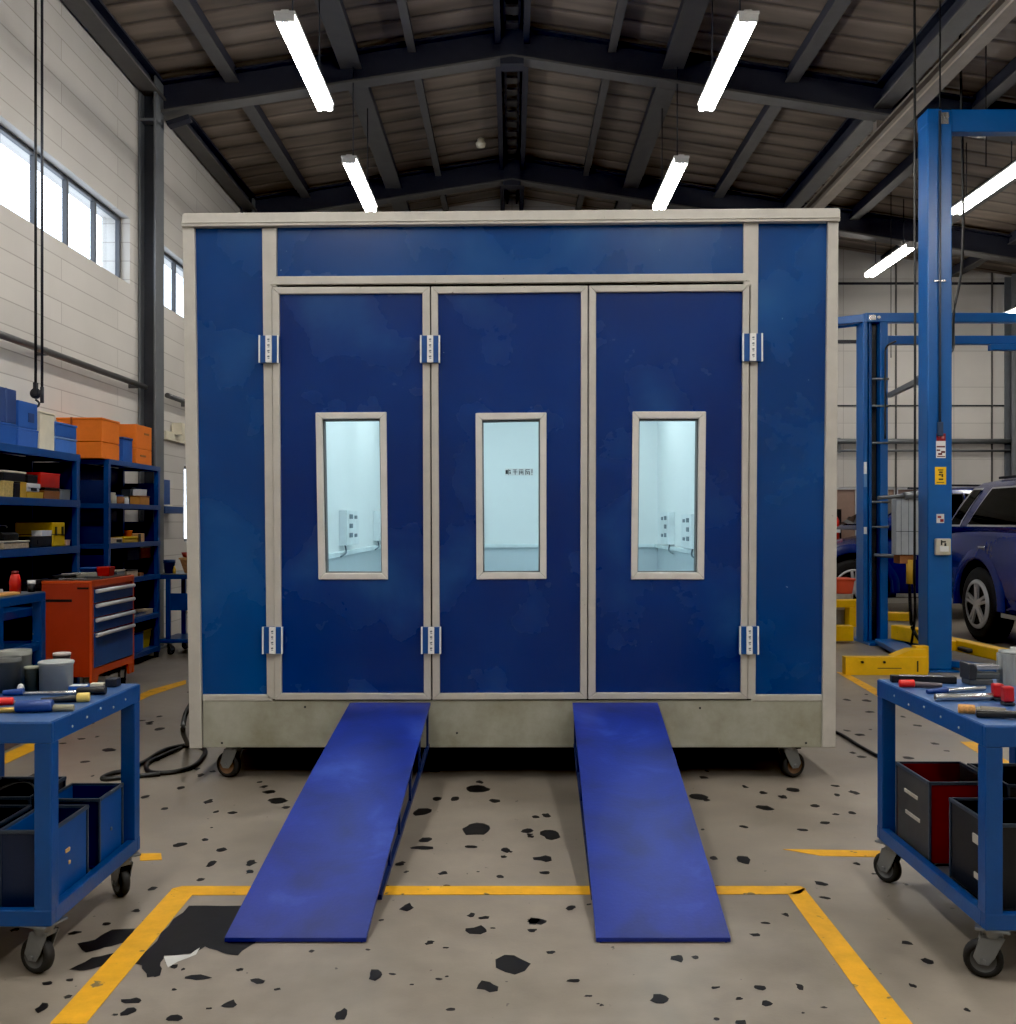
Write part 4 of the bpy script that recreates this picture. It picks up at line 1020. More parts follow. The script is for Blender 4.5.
for y in (HY0+.01, HY1-.13): prism(bm, [V((HX1-.02, y, .235)), V((HX1-.02, y+.12, .235)), V((HX1-.02, y+.07, ZB0)), V((HX1-.02, y+.02, ZB0))], (.02, 0, 0))
part('front_frame', bm, ORANGE, t, .004)
bm = B(); box(bm, HX0+.02, HX0+.23, HY0-.004, HY0+.002, .80, .82); box(bm, HX0+.27, HX1-.025, HY0-.004, HY0+.002, .895, .91); part('side_slot', bm, BLACK, t)
zs = [(.79, .888), (.68, .777), (.568, .668), (.3, .556)]
for k, (a, b_) in enumerate(zs):
    bm = B(); box(bm, HX1-.018, HX1+.004, HY0+.04, HY1-.04, a, b_); d = part('drawer', bm, mat('drawer_blue', (36, 84, 150), .4, var=.1), t, .003)
    if k < 4 or True:
        zc = b_ - .012
        if k == 0: zc = b_ - .012
        bm = B(); rod(bm, (HX1+.017, HY0+.05, zc), (HX1+.017, HY1-.05, zc), .015, n=12); box(bm, HX1+.004, HX1+.017, HY0+.05, HY1-.05, zc-.006, zc+.006)
        part('handle', bm, mat('satin_handle', (238, 238, 236), .35, 0), d)
for x in (HX0+.08, HX1-.07):
    for y in (HY0+.08, HY1-.07): caster(t, x, y, .235, .055, .035, 2.2)
bm = B(); box(bm, HX0+.02, HX1-.02, HY0+.02, HY1-.02, ZT0+.0085, ZT0+.0135); part('top_mat', bm, mat('dirty_mat', (66, 62, 58), .7, var=.4, scale=25), t)
zt = ZT0+.0145
bm = B(); box(bm, -3.46, -3.34, 8.0, 8.13, zt, zt+.065); box(bm, -3.465, -3.335, 7.995, 8.135, zt+.06, zt+.07, 1)
solo('parts_bin', bm, [BLUE_D, BOXBLUE], 'navy blue bin on top of the red tool chest', 'bin', None, .004)
bm = B(); frustum(bm, (-3.29, 8.1), (.09, .1), (.11, .12), zt, zt+.075)
solo('parts_bin', bm, RED, 'small red bin on top of the red tool chest', 'bin', None, .004)
bm = B(); box(bm, -3.5, -3.36, 7.6, 7.72, zt, zt+.03); box(bm, -3.47, -3.4, 7.58, 7.6, zt, zt+.02); bar(bm, (-3.45, 7.66, zt+.037), (-3.32, 7.7, zt+.037), .03, .012, 1)
solo('power_tool', bm, [BLACK, STEEL], 'black power tool lying on the red tool chest', 'power tool', None, .004)
def spanner(p0, p1, label, m=STEEL, r=.008):
    bm = B(); p0, p1 = V(p0), V(p1); d = (p1-p0).normalized()
    bar(bm, p0+d*.02, p1-d*.02, .016, .007)
    for p, s in ((p0, 1), (p1, -1)):
        side = d.cross(V((0,0,1))); q = p + d*s*.012
        prism(bm, [q - side*.018 - d*s*.016 - V((0,0,.005)), q - side*.006 - d*s*.004 - V((0,0,.005)), q + side*.006 - d*s*.004 - V((0,0,.005)), q + side*.018 - d*s*.016 - V((0,0,.005)), q + side*.016 + d*s*.016 - V((0,0,.005)), q - side*.016 + d*s*.016 - V((0,0,.005))], (0, 0, .01))
    return solo('spanner', bm, m, label, 'spanner')
spanner((-3.42, 7.56, zt+.006), (-3.24, 7.62, zt+.006), 'silver spanner at the near edge of the red tool chest top')
spanner((-3.36, 7.86, zt+.006), (-3.2, 7.8, zt+.006), 'silver spanner in the middle of the red tool chest top', GREYM)
bm = B(); bar(bm, (-3.44, 7.82, zt+.02), (-3.28, 7.9, zt+.02), .05, .038)
solo('file_case', bm, mat('pale_case', (150, 148, 136), .5), 'pale grey case lying across the red tool chest top', 'case', None, .006)
# ================================================================== TOOL CARTS
TOPM = mat('scuffed_cart_top', (58, 92, 142), .4, .1, var=.25, scale=9)
CARTB = mat('cart_blue', (14, 68, 130), .38, var=.16, scale=5, chips=((150,150,150), 30, .745), bump=.05)
def tool_cart(label, x0, x1, y0, y1, top, side):     # side: -1 when the seen face is at x0, +1 at x1
    t = thing('tool_cart', label, 'tool cart', ((x0+x1)/2, (y0+y1)/2, 0))
    lw = .055
    bm = B(); box(bm, x0+.004, x1-.004, y0+.004, y1-.004, top-.004, top); box(bm, x0+.002, x1-.002, y0+.002, y1-.002, top-.03, top-.005)
    part('worktop', bm, TOPM, t, .002)
    bm = B(); e = .004
    box(bm, x0, x1, y0, y0+.02, top-.066, top-.003); box(bm, x0, x1, y1-.02, y1, top-.066, top-.003)
    box(bm, x0, x0+.02, y0+.02, y1-.02, top-.066, top-.003); box(bm, x1-.02, x1, y0+.02, y1-.02, top-.066, top-.003)
    xs = x1 if side > 0 else x0
    for k in range(5):
        yk = y0 + (y1-y0)*(.2+.15*k); rod(bm, (xs-.003, yk, top-.035+.008*((k*7)%3-1)), (xs+.003, yk, top-.035+.008*((k*7)%3-1)), .0045, n=10, mi=1)
    part('apron', bm, [CARTB, PALE], t, .003)
    zb = .165
    for x in (x0, x1-lw):
        for y in (y0, y1-lw):
            bm = B(); box(bm, x+.001, x+lw-.001, y+.001, y+lw-.001, zb, top-.066); part('leg', bm, CARTB, t, .004)
    bm = B()
    box(bm, x0, x1, y0, y0+.03, zb, zb+.05); box(bm, x0, x1, y1-.03, y1, zb, zb+.05); box(bm, x0, x0+.03, y0+.03, y1-.03, zb, zb+.05); box(bm, x1-.03, x1, y0+.03, y1-.03, zb, zb+.05)
    part('lower_rail', bm, CARTB, t, .003)
    bm = B(); box(bm, x0+.03, x1-.03, y0+.03, y1-.03, zb+.012, zb+.02); part('lower_shelf', bm, GREYM, t)
    for x in (x0+.045, x1-.045):
        for y, tn in ((y0+.05, 1.95), (y1-.05, 1.75)): caster(t, x, y, zb, .057, .034, (2.8 - .5*(y > y0+.3)) if side > 0 else (2.7 - .55*(y > y0+.3)))
    return t
CL = dict(x0=-1.97, x1=-1.405, y0=3.05, y1=3.78, top=.79)
CR = dict(x0=1.43, x1=2.0, y0=3.02, y1=3.92, top=.785)
tool_cart('blue tool cart at the left edge, carrying grey pots and blue bins', side=1, **CL)
tool_cart('blue tool cart at the right edge, carrying a red and a black bin', side=-1, **CR)

def bin_(label, x0, x1, y0, y1, z0, z1, mside, mfront, mrim, lab=None, slots=None, grp='open bins on the lower cart shelves'):
    t = thing('storage_bin', label, 'bin', ((x0+x1)/2, (y0+y1)/2, z0), grp); w = .006
    bm = B()
    box(bm, x0, x1, y0, y1, z0, z0+w)
    box(bm, x0, x1, y0, y0+w, z0+w, z1, 1); box(bm, x0, x1, y1-w, y1, z0+w, z1, 1); box(bm, x0, x0+w, y0+w, y1-w, z0+w, z1); box(bm, x1-w, x1, y0+w, y1-w, z0+w, z1)
    part('body', bm, [mside, mfront], t, .002)
    bm = B(); o = .006
    box(bm, x0-o, x1+o, y0-o, y0+.004, z1-.004, z1+.008); box(bm, x0-o, x1+o, y1-.004, y1+o, z1-.004, z1+.008)
    box(bm, x0-o, x0+.004, y0+.004, y1-.004, z1-.004, z1+.008); box(bm, x1-.004, x1+o, y0+.004, y1-.004, z1-.004, z1+.008)
    for x in (x0, x1):
        for y in (y0, y1): cbox(bm, (x, y, (z0+z1)/2), (.01, .01, z1-z0-.004))
    part('rim', bm, mrim, t, .002)
    if slots:
        sx, items, m2 = slots
        xf = x1 if sx > 0 else x0
        for (fy, fz, wy, wz) in items:
            bm = B(); yc = y0+(y1-y0)*fy; zc = z0+(z1-z0)*fz; box(bm, xf-.003, xf+.004, yc-wy/2, yc+wy/2, zc-wz/2, zc+wz/2)
            part('handle', bm, m2, t, .002)
    return t
BINB = mat('bin_blue', (18, 70, 134), .42, var=.14, scale=7); BINB_SHADE = mat('bin_blue_shaded', (14, 30, 58), .5)  # the dark copy paints shade on the unlit bin front
BINK = mat('bin_black', (28, 30, 34), .5, var=.2); BINR = mat('bin_red', (120, 16, 22), .45, var=.2); BING = mat('bin_grey', (62, 62, 62), .5, var=.25)
RIM = mat('bin_rim', (60, 70, 84), .4, .2)
z0 = .19
bin_('small blue bin nearest the camera on the left cart lower shelf', -1.60, -1.445, 3.125, 3.40, z0, .43, BINB, BINB_SHADE, RIM, slots=(1, [(.45, .6, .03, .012), (.5, .42, .012, .012)], TAN))
bin_('blue bin at the far right corner of the left cart lower shelf', -1.63, -1.445, 3.50, 3.705, z0, .425, BINB, BLUE_D, RIM, slots=(1, [(.5, .45, .012, .012)], GREYM))
bin_('wide black bin at the back of the left cart lower shelf', -1.90, -1.665, 3.45, 3.72, z0, .445, BINK, BINK, RIM)
bin_('black bin at the front left of the left cart lower shelf', -1.90, -1.64, 3.11, 3.40, z0, .43, BINK, BINK, RIM)
bin_('red fronted grey bin at the far corner of right cart lower shelf', 1.475, 1.715, 3.53, 3.83, z0, .475, BING, BINR, RIM, slots=(-1, [(.55, .72, .12, .014), (.5, .45, .13, .014)], PALE))
bin_('black bin nearest the camera on the right cart lower shelf', 1.492, 1.76, 3.11, 3.40, z0, .455, BINK, BINK, RIM, slots=(-1, [(.35, .72, .05, .03), (.35, .28, .03, .02)], PALE))
bin_('black bin behind the red one on the right cart lower shelf', 1.737, 1.93, 3.50, 3.80, z0, .475, BINK, BINK, RIM)
bm = B(); tube(bm, spline([V((-1.78, 3.3, .46)), V((-1.72, 3.42, .50)), V((-1.66, 3.46, .485)), V((-1.646, 3.47, .36)), V((-1.646, 3.46, .2))], 8), .007)
solo('cable', bm, HOSE, 'black cable looping between the bins of the left cart', 'cable')

# ---- things on the left cart
LT = CL['top'] + .001; RT = CR['top'] + .001
def pot(label, x, y, r, h, m, lidm=None, z=LT, name='paint_pot', taper=.9):
    t = thing(name, label, 'pot', (x, y, z), 'grey pots on the left cart' if z == LT else None)
    bm = B(); lathe(bm, [(r*taper, z), (r*.99, z+h*.86), (r*1.02, z+h*.87), (r*1.02, z+h*.9), (r*.99, z+h*.91)] + ([] if lidm else [(r, z+h), (r*.93, z+h), (r*.86, z+h*.2)]), (x, y, 0), 30); part('body', bm, m, t)
    if lidm:
        bm = B(); lathe(bm, [(r*1.05, z+h*.915), (r*1.06, z+h*.96), (r*1.02, z+h*.985), (r*.9, z+h*.985), (r*.86, z+h*.97)], (x, y, 0), 30); part('lid', bm, lidm, t)
    return t
POTG = mat('grey_tin', (150, 154, 152), .4, .15, var=.08); POTD = mat('dark_grey_pot', (70, 72, 70), .5, .1); POTM = mat('mid_grey_pot', (120, 122, 116), .5)
pot('large light grey tin with lid on the left cart', -1.65, 3.62, .058, .108, POTG, mat('tin_lid', (172, 176, 174), .4, .15), taper=.97)
pot('dark grey open pot at the left edge of the left cart', -1.803, 3.585, .042, .125, POTD)
pot('mid grey tall pot behind the dark open pot', -1.838, 3.70, .056, .135, POTM)
pot('small olive tin between the dark pot and the light tin', -1.728, 3.605, .028, .09, OLIVE, mat('olive_lid', (140, 142, 124), .5))
pot('black jar with pale lid behind the large light grey tin', -1.675, 3.72, .03, .125, mat('black_jar', (34, 28, 28), .5), mat('jar_lid', (180, 168, 160), .5))
bm = B(); lathe(bm, [(.012, LT), (.012, LT+.02), (.007, LT+.032), (.002, LT+.034)], (-1.748, 3.558, 0), 14)
solo('nozzle_cap', bm, WHITE, 'small white cap in front of the olive tin', 'cap')
def tool(name, label, cat, p0, p1, segs, z, box_end=None):
    p0, p1 = V(p0), V(p1)
    t = thing(name, label, cat, ((p0.x+p1.x)/2, (p0.y+p1.y)/2, z)); d = p1-p0
    for (a, b_, r0, r1, m, pn) in segs:
        bm = B(); q0 = p0+d*a; q1 = p0+d*b_; q0.z = z+r0; q1.z = z+r1
        n = 6
        L = (q1-q0).length; rd = min(r0, r1)*.25; u = (q1-q0).normalized()
        rod(bm, q0, q1, r0, r1, n=18)
        part(pn, bm, m, t, min(r0, r1)*.25)
    return t
def lp(px, py): return on_plane(px, py, LT)
def rp(px, py): return on_plane(px, py, RT)
HB = mat('handle_blue', (30, 62, 128), .4); HK = mat('handle_black', (28, 28, 30), .45); HR = mat('handle_red', (214, 40, 30), .35); KH = mat('khaki_handle', (142, 138, 116), .5)
tool('paint_brush', 'long silver tool with blue handle and black grip, farthest of three on left cart', 'tool', lp(3, 695.5), lp(106, 694.5),
     [(0, .2, .009, .013, HB, 'handle'), (.2, .72, .0065, .008, STEEL, 'shaft'), (.72, 1, .013, .0155, HK, 'grip')], LT)
tool('screwdriver', 'red handled tool with black grip and yellow end block on left cart', 'tool', lp(-14, 706), lp(90, 701.5),
     [(0, .26, .014, .013, HR, 'handle'), (.26, .52, .006, .006, STEEL, 'shaft'), (.52, .87, .0095, .0125, HK, 'grip'), (.87, 1, .0155, .0155, mat('yellow_block', (230, 202, 110), .5), 'end_block')], LT)
tool('paint_roller', 'blue sleeved roller with khaki handle, nearest tool on left cart', 'tool', lp(-4, 713), lp(74, 711),
     [(0, .25, .009, .009, BRASS, 'shaft'), (.25, .73, .0195, .0195, HB, 'sleeve'), (.73, 1, .0115, .011, KH, 'handle')], LT)
a, b_ = lp(72, 683), lp(106, 683); bm = B(); box(bm, a.x, b_.x, 3.60, 3.635, LT, LT+.016); box(bm, a.x, b_.x-.003, 3.603, 3.632, LT+.0165, LT+.02, 1)
solo('spirit_level', bm, [BOXBLUE, WHITE], 'blue and white level lying behind the long silver tool', 'level', None, .002)
a, b_ = lp(104, 681.5), lp(131, 681.5); bm = B(); box(bm, a.x, b_.x-.05, 3.69, 3.715, LT, LT+.014); box(bm, b_.x-.045, b_.x-.004, 3.685, 3.735, LT, LT+.03, 1)
solo('small_clamp', bm, [CREAM, DARKM], 'small dark clamp with pale bar at the far corner of left cart', 'clamp', None, .003)

# ---- things on the right cart
a = rp(889, 684); bm = B(); x0 = 1.42
pa, pb = V((1.455, 3.84, RT+.013)), V((1.69, 3.81, RT+.013)); bar(bm, pa, pb, .035, .026)
bar(bm, pa+V((.03,-.004,.0135)), pb+V((-.05,-.002,.0135)), .02, .004, 1)
solo('spirit_level', bm, [BLACK, STEEL], 'long black level with steel top along the back of right cart', 'level', None, .003)
tool('screwdriver', 'red handled tool with grey shaft lying beside the black level', 'tool', rp(899, 687), rp(942, 688),
     [(0, .36, .0135, .0145, HR, 'handle'), (.36, 1, .011, .009, mat('grey_grip', (92, 84, 88), .4, .3), 'shaft')], RT)
tool('paint_brush', 'blue handled brush with silver ferrule on right cart', 'brush', rp(927, 694), rp(985, 690.5),
     [(0, .34, .008, .011, HB, 'handle'), (.34, 1, .0085, .0085, STEEL, 'ferrule')], RT)
tool('steel_tube', 'bright steel tube lying across the right cart', 'tube', rp(935, 701), rp(995, 700),
     [(0, .96, .0125, .0125, STEEL, 'tube'), (.96, 1, .0105, .0105, DARKM, 'end_plug')], RT)
tool('hand_brush', 'tan bristle brush with khaki handle near the front of right cart', 'brush', rp(958, 713), rp(1006, 715.5),
     [(0, .36, .0145, .0145, mat('tan_bristle', (206, 152, 90), .8, var=.4, scale=120), 'bristles'), (.38, .46, .012, .012, KH, 'collar'), (.46, 1, .0135, .012, mat('khaki_dark', (112, 104, 88), .5), 'handle')], RT)
RC = mat('clamp_red', (176, 22, 26), .4)
def red_clamp(label, px, py, w, h):
    p = rp(px, py); t = thing('spring_clamp', label, 'clamp', (p.x, p.y, RT), 'red clamps on the right cart')
    bm = B(); prism(bm, [V((p.x-w/2, p.y, RT+.012)), V((p.x+w/2, p.y, RT+.012)), V((p.x+w*.45, p.y, RT+h)), V((p.x-w*.55, p.y, RT+h))], (0, .03, 0)); part('body', bm, RC, t, .006)
    bm = B(); box(bm, p.x-w*.5, p.x+w*.5, p.y-.002, p.y+.032, RT, RT+.011); part('jaw', bm, DARKM, t, .003)
red_clamp('red clamp standing at the right edge of the right cart, farther one', 1000, 701, .036, .058)
red_clamp('red clamp standing at the right edge of the right cart, nearer one', 1010, 706, .036, .064)
p = rp(1013, 722); bm = B(); bar(bm, (1.46, 3.145, RT+.009), (1.60, 3.11, RT+.012), .022, .016, 0); bar(bm, (1.46, 3.15, RT+.0205), (1.6, 3.115, RT+.0215), .008, .006, 1)
solo('pliers', bm, [BLACK, STEEL], 'black and steel pliers at the near right corner of right cart', 'pliers', None, .003)
VI = mat('vise_grey', (84, 86, 86), .45, .4)
t = thing('bench_vise', 'grey vise at the back of the right cart beside the fluted can', 'vise', (1.76, 3.79, RT))
bm = B(); box(bm, 1.72, 1.81, 3.76, 3.83, RT, RT+.022); box(bm, 1.735, 1.84, 3.765, 3.82, RT+.022, RT+.045); part('base', bm, VI, t, .004)
bm = B(); prism(bm, [V((1.715, 3.755, RT+.02)), V((1.745, 3.755, RT+.02)), V((1.75, 3.755, RT+.06)), V((1.735, 3.755, RT+.082)), V((1.715, 3.755, RT+.082))], (0, .08, 0)); part('jaw', bm, mat('vise_dark', (54, 54, 56), .5, .3), t, .004)
bm = B(); box(bm, 1.75, 1.84, 3.77, 3.815, RT+.055, RT+.075); part('slide', bm, STEEL, t, .003)
bm = B(); x, y, n = 1.905, 3.80, 40; vs = []
for z in (RT, RT+.115):
    vs.append([bm.verts.new((x+(.055+.003*math.cos(14*6.28318*i/n*1.0))*math.cos(6.28318*i/n), y+(.055+.003*math.cos(14*6.28318*i/n))*math.sin(6.28318*i/n), z)) for i in range(n)])
for i in range(n): bm.faces.new((vs[0][i], vs[0][(i+1)%n], vs[1][(i+1)%n], vs[1][i]))
bm.faces.new(vs[0][::-1]); bm.faces.new(vs[1])
lathe(bm, [(.05, RT+.1155), (.052, RT+.125), (.012, RT+.128), (.01, RT+.14)], (x, y, 0), 24)
solo('paint_can', bm, POTG, 'fluted grey can at the back right of the right cart', 'can')

# ================================================================== CAR LIFTS
t = thing('car_lift', 'tall blue lift post with overhead beam, control box and yellow arms', 'car lift', (4.0, 9.43, 0))
nx0, nx1, ny0, ny1, nh = 3.88, 4.108, 9.33, 9.56, 5.25
bm = B(); box(bm, nx0, nx1, ny0, ny1, .02, nh); part('post', bm, LIFT, t, .012)
bm = B(); box(bm, nx0-.004, nx0+.13, ny0-.003, ny1+.003, nh-.13, nh+.006); part('post_cap', bm, LIFT, t, .006)
bm = B(); box(bm, nx1, 9.2, ny0+.02, ny0+.14, nh-.2, nh+.01); box(bm, nx1, 9.2, ny0+.14, ny0+.17, nh-.05, nh+.03); part('overhead_beam', bm, LIFT, t, .006)
bm = B(); box(bm, nx0+.1, nx0+.19, ny0-.012, ny0, nh-.14, nh-.03); rod(bm, (nx0+.17, ny0-.02, nh-.07), (nx0+.17, ny0, nh-.07), .022); part('cap_bracket', bm, STEEL, t, .003)
bm = B(); rod(bm, (nx0+.106, ny0-.014, 2.32), (nx0+.106, ny0-.014, nh-.02), .012, n=10); part('conduit', bm, mat('conduit_grey', (74, 82, 96), .4, .4), t)
bm = B(); box(bm, nx0+.05, nx0+.16, ny0-.02, ny0, 3.64, 3.655); part('conduit_clip', bm, STEEL, t)
bm = B(); box(bm, nx0+.082, nx0+.132, ny0-.035, ny0, 2.20, 2.33); part('conduit_box', bm, mat('conduit_box', (40, 62, 92), .4), t, .005)
def nlabel(x0, x1, y0, y1):
    pa, pb = at(x0, y0, ny0), at(x1, y1, ny0); return pa.x, pb.x, pb.z, pa.z
def sticker(bm, x0, x1, y0, y1, mi, e=.003):
    a, b_, c, d = nlabel(x0, x1, y0, y1); box(bm, a, b_, ny0-e, ny0+.001, c, d, mi)
bm = B(); sticker(bm, 936.5, 945.5, 433.5, 441, 0); sticker(bm, 936, 945.5, 441, 458, 1)
for q in ((936.5,945,446,447.5),(936.5,940,449.5,451),(941,945,451,453),(938,942,453,455),(937,945,456,457)): sticker(bm, *q, 2, .004)
for q in ((938,940,435,437),(941.5,944,436,438.5)): sticker(bm, *q, 3, .004)
part('warning_label', bm, [mat('label_red', (150, 20, 36), .5), WHITE, mat('label_maroon', (96, 24, 34), .5), mat('label_pink', (222, 150, 150), .5)], t)
bm = B(); sticker(bm, 935, 946, 467, 484.5, 0)
for q in ((938,943,469.5,470.5),(939,942.5,471.5,473),(938.5,941,474,475.5),(941.3,943,474,477),(938.5,943,478.5,480),(936.5,944,482,482.8)): sticker(bm, *q, 1, .004)
part('warning_label', bm, [mat('label_yellow', (246, 196, 20), .5), mat('label_ink', (60, 44, 10), .6)], t)
bm = B(); sticker(bm, 936.5, 944, 514, 523, 0)
for q in ((937.5,941,516,518),(940,943.5,519,522)): sticker(bm, *q, 1, .004)
part('warning_label', bm, [WHITE, mat('label_red', (0,0,0))], t)
bm = B(); a, b_, c, d = nlabel(934, 949, 538.5, 555); box(bm, a, b_, ny0-.05, ny0, c, d); part('switch_box', bm, mat('switch_cream', (206, 200, 180), .5), t, .01)
sw = [o for o in bpy.data.objects if o.parent == t and o.name.startswith('switch_box')][0]
bm = B(); a, b_, c, d = nlabel(937.5, 946, 546, 551.5); box(bm, a, b_, ny0-.062, ny0-.048, c, d); part('rocker', bm, WHITE, sw, .003)
bm = B()
for q in ((938.5,940,540,545),(940,943.5,541,542.5),(942,944,543,546)):
    a, b_, c, d = nlabel(*q); box(bm, a, b_, ny0-.052, ny0-.048, c, d)
part('switch_mark', bm, BLACK, sw)
def arm(bm, pts, z0, z1, w):              # flat bent arm: centre line pts, extruded
    for p, q in zip(pts, pts[1:]):
        bar(bm, V((p[0], p[1], (z0+z1)/2)), V((q[0], q[1], (z0+z1)/2)), w, z1-z0)
bm = B(); box(bm, 3.05, 3.80, 9.14, 9.24, .0, .165)
prism(bm, [V((3.5, 9.16, .165)), V((3.8, 9.16, .165)), V((3.8, 9.16, .235)), V((3.66, 9.16, .23))], (0, .16, 0))
box(bm, 3.74, 3.86, 9.26, 9.36, .0, .25)
for x in (3.2, 3.4): rod(bm, (x, 9.12, .12), (x, 9.14, .12), .012, n=10, mi=1)
box(bm, 3.34, 3.56, 9.136, 9.14, .06, .067, 1); box(bm, 3.7, 3.715, 9.136, 9.14, .03, .13, 1)
part('support_arm', bm, [YELLOW, BLACK], t, .012)
bm = B(); bar(bm, (4.3, 9.9, .21), (4.42, 8.75, .21), .13, .11); box(bm, 4.225, 4.29, 9.3, 9.5, .18, .22, 1); box(bm, 4.34, 4.5, 8.6, 8.76, .12, .26); box(bm, 4.105, 4.3, 9.6, 9.72, .16, .26); part('support_arm', bm, [YELLOW, BLACK], t, .012)
bm = B(); bar(bm, (4.1, 9.45, .075), (4.42, 8.95, .075), .12, .06); box(bm, 3.83, 4.16, 9.28, 9.62, 0, .02); part('base_plate', bm, LIFT, t, .006)

t = thing('car_lift', 'shorter blue lift post with slotted channel and rungs, beside the booth', 'car lift', (4.15, 11.6, 0))
fx0, fx1, fy0, fy1, fh = 4.04, 4.325, 11.5, 11.74, 3.80
bm = B(); box(bm, fx0, fx0+.05, fy0, fy1, .02, fh); box(bm, fx0+.05, fx0+.12, fy0+.06, fy1, .02, fh); box(bm, fx1-.09, fx1, fy0, fy1, .02, fh); box(bm, fx0+.12, fx1-.09, fy1-.03, fy1, .02, fh)
box(bm, fx0+.075, fx0+.09, fy0+.03, fy0+.06, .02, fh); part('post', bm, LIFT, t, .006)
bm = B(); box(bm, fx0+.122, fx1-.095, fy0+.1, fy0+.13, .03, fh-.02); part('slot_cover', bm, BLACK, t)
bm = B()
for py in (379, 406, 443, 502, 527):
    bm = B(); z = at(0, py, fy0).z; rod(bm, (fx0+.1, fy0-.008, z), (fx1+.005, fy0-.008, z), .013, n=10); part('rung', bm, GREYM, t)
bm = B(); rod(bm, (fx0+.12, fy0-.02, at(0, 555, fy0).z), (4.55, fy0-.25, at(0, 557, fy0).z), .022, n=12); part('lock_bar', bm, GREYM, t)
bm = B(); box(bm, fx0+.02, 9.3, fy0-.01, fy0+.1, fh-.1, fh+.005); box(bm, fx1, 9.3, fy0+.35, fy0+.45, fh-.29, fh-.19); box(bm, 5.65, 9.3, fy0+.3, fy0+.38, fh-.37, fh-.30)
bar(bm, (fx0+.05, fy0+.04, fh-.05), (3.35, fy0+.35, fh-.08), .1, .09); bar(bm, (fx0+.05, fy0+.2, fh-.09), (3.35, fy0+.45, fh-.13), .04, .03); part('overhead_beam', bm, LIFT, t, .006)
bm = B(); box(bm, fx0+.06, fx0+.14, fy0-.02, fy0-.008, fh-.08, fh-.02); rod(bm, (fx0+.17, fy0-.03, fh-.05), (fx0+.17, fy0, fh-.05), .02); part('beam_bracket', bm, STEEL, t, .003)
for (y0_, y1_, mi) in ((462, 474, 0), (474, 487, 1), (527, 534, 0)):
    bm = B(); box(bm, fx0+.005, fx0+.04, fy0-.004, fy0, at(0, y1_, fy0).z, at(0, y0_, fy0).z, mi); part('warning_label', bm, [WHITE, mat('label_blue', (96, 140, 190), .5)], t)
bm = B(); prism(bm, [V((fx0, 11.3, .0)), V((4.35, 11.3, 0)), V((4.35, 11.3, .03)), V((fx0, 11.3, .03))], (0, .7, 0)); prism(bm, [V((4.1, 11.3, .031)), V((4.36, 11.3, .031)), V((4.1, 9.75, .031)), V((3.86, 9.75, .031))], (0, 0, .05)); part('base_plate', bm, LIFT, t, .005)
bm = B(); box(bm, 3.35, 3.95, 11.55, 11.7, .02, .2); part('support_arm', bm, YELLOW, t, .012)
bm = B(); bar(bm, (4.34, 11.7, .3), (4.64, 11.62, .3), .14, .1); part('support_arm', bm, YELLOW, t, .012)
bm = B(); bar(bm, (4.3, 11.2, .17), (4.42, 10.75, .17), .14, .16); part('support_arm', bm, YELLOW, t, .012)
bm = B(); box(bm, 4.34, 4.52, 11.0, 11.15, .02, .19); box(bm, 4.5, 4.7, 10.75, 10.9, .02, .14); part('foot_block', bm, LIFT, t, .006)
bm = B(); bar(bm, (3.9, 13.4, .31), (4.72, 13.42, .31), .16, .1); box(bm, 4.5, 4.7, 13.33, 13.53, 0, .26)
solo('lift_arm', bm, YELLOW, 'yellow lift arm low on the floor behind the shorter lift post', 'lift arm', None, .01)

# grey control cabinet hung between the posts, with its hoses
t = thing('control_cabinet', 'grey control cabinet hung beside the tall blue lift post', 'cabinet', (4.06, 10.4, 1.06))
cy = 10.3; a = at(896, 498, cy); b_ = at(921, 555, cy)
bm = B(); box(bm, a.x, b_.x, cy, cy+.13, b_.z, a.z); part('body', bm, mat('cabinet_grey', (176, 182, 186), .45), t, .01)
bm = B(); w = (b_.x-a.x)
box(bm, a.x+w*.2, a.x+w*.21, cy-.004, cy, b_.z, a.z); box(bm, a.x+w*.5, a.x+w*.51, cy-.004, cy, b_.z, a.z); box(bm, a.x, b_.x, cy-.004, cy, b_.z+.24, b_.z+.245); part('seam', bm, DARKM, t)
bm = B(); rod(bm, (3.98-.22, cy-.02, a.z+.0), (a.x+.08, cy-.02, a.z+.02), .02, n=12); rod(bm, (a.x+.08, cy-.02, a.z+.02), (b_.x+.05, cy-.02, a.z+.05), .04, n=12); part('top_pipe', bm, GREYM, t)
bm = B(); box(bm, a.x+.05, a.x+.2, cy+.03, cy+.2, b_.z-.09, b_.z); part('fitting', bm, BROWN, t, .006)
bm = B(); rod(bm, (a.x+.16, cy+.05, b_.z-.3), (a.x+.16, cy+.05, b_.z-.05), .035); part('filter_tube', bm, MUST, t)
bm = B(); tube(bm, spline([V((a.x+.16, cy+.05, b_.z-.3)), V((a.x+.17, cy+.05, b_.z-.6)), V((a.x+.18, cy+.02, .3)), V((a.x+.24, cy-.08, .16)), V((a.x+.34, cy-.1, .13))]), .018); tube(bm, spline([V((b_.x-.07, cy+.05, b_.z-.0)), V((b_.x-.06, cy, .5)), V((b_.x-.1, cy, .14))]), .014); part('hose', bm, HOSE, t)
bm = B(); c0, c1 = at(890, 399, 11.4), at(925, 386, 9.6); bar(bm, (4.33, 11.48, c0.z+.05), (3.9, 9.58, c1.z+.05), .05, .05); rod(bm, (3.9, 9.585, c1.z+.05), (3.9, 9.565, c1.z+.05), .05)
solo('tie_bar', bm, GREYM, 'grey sloping tie bar between the two blue lift posts', 'bar')
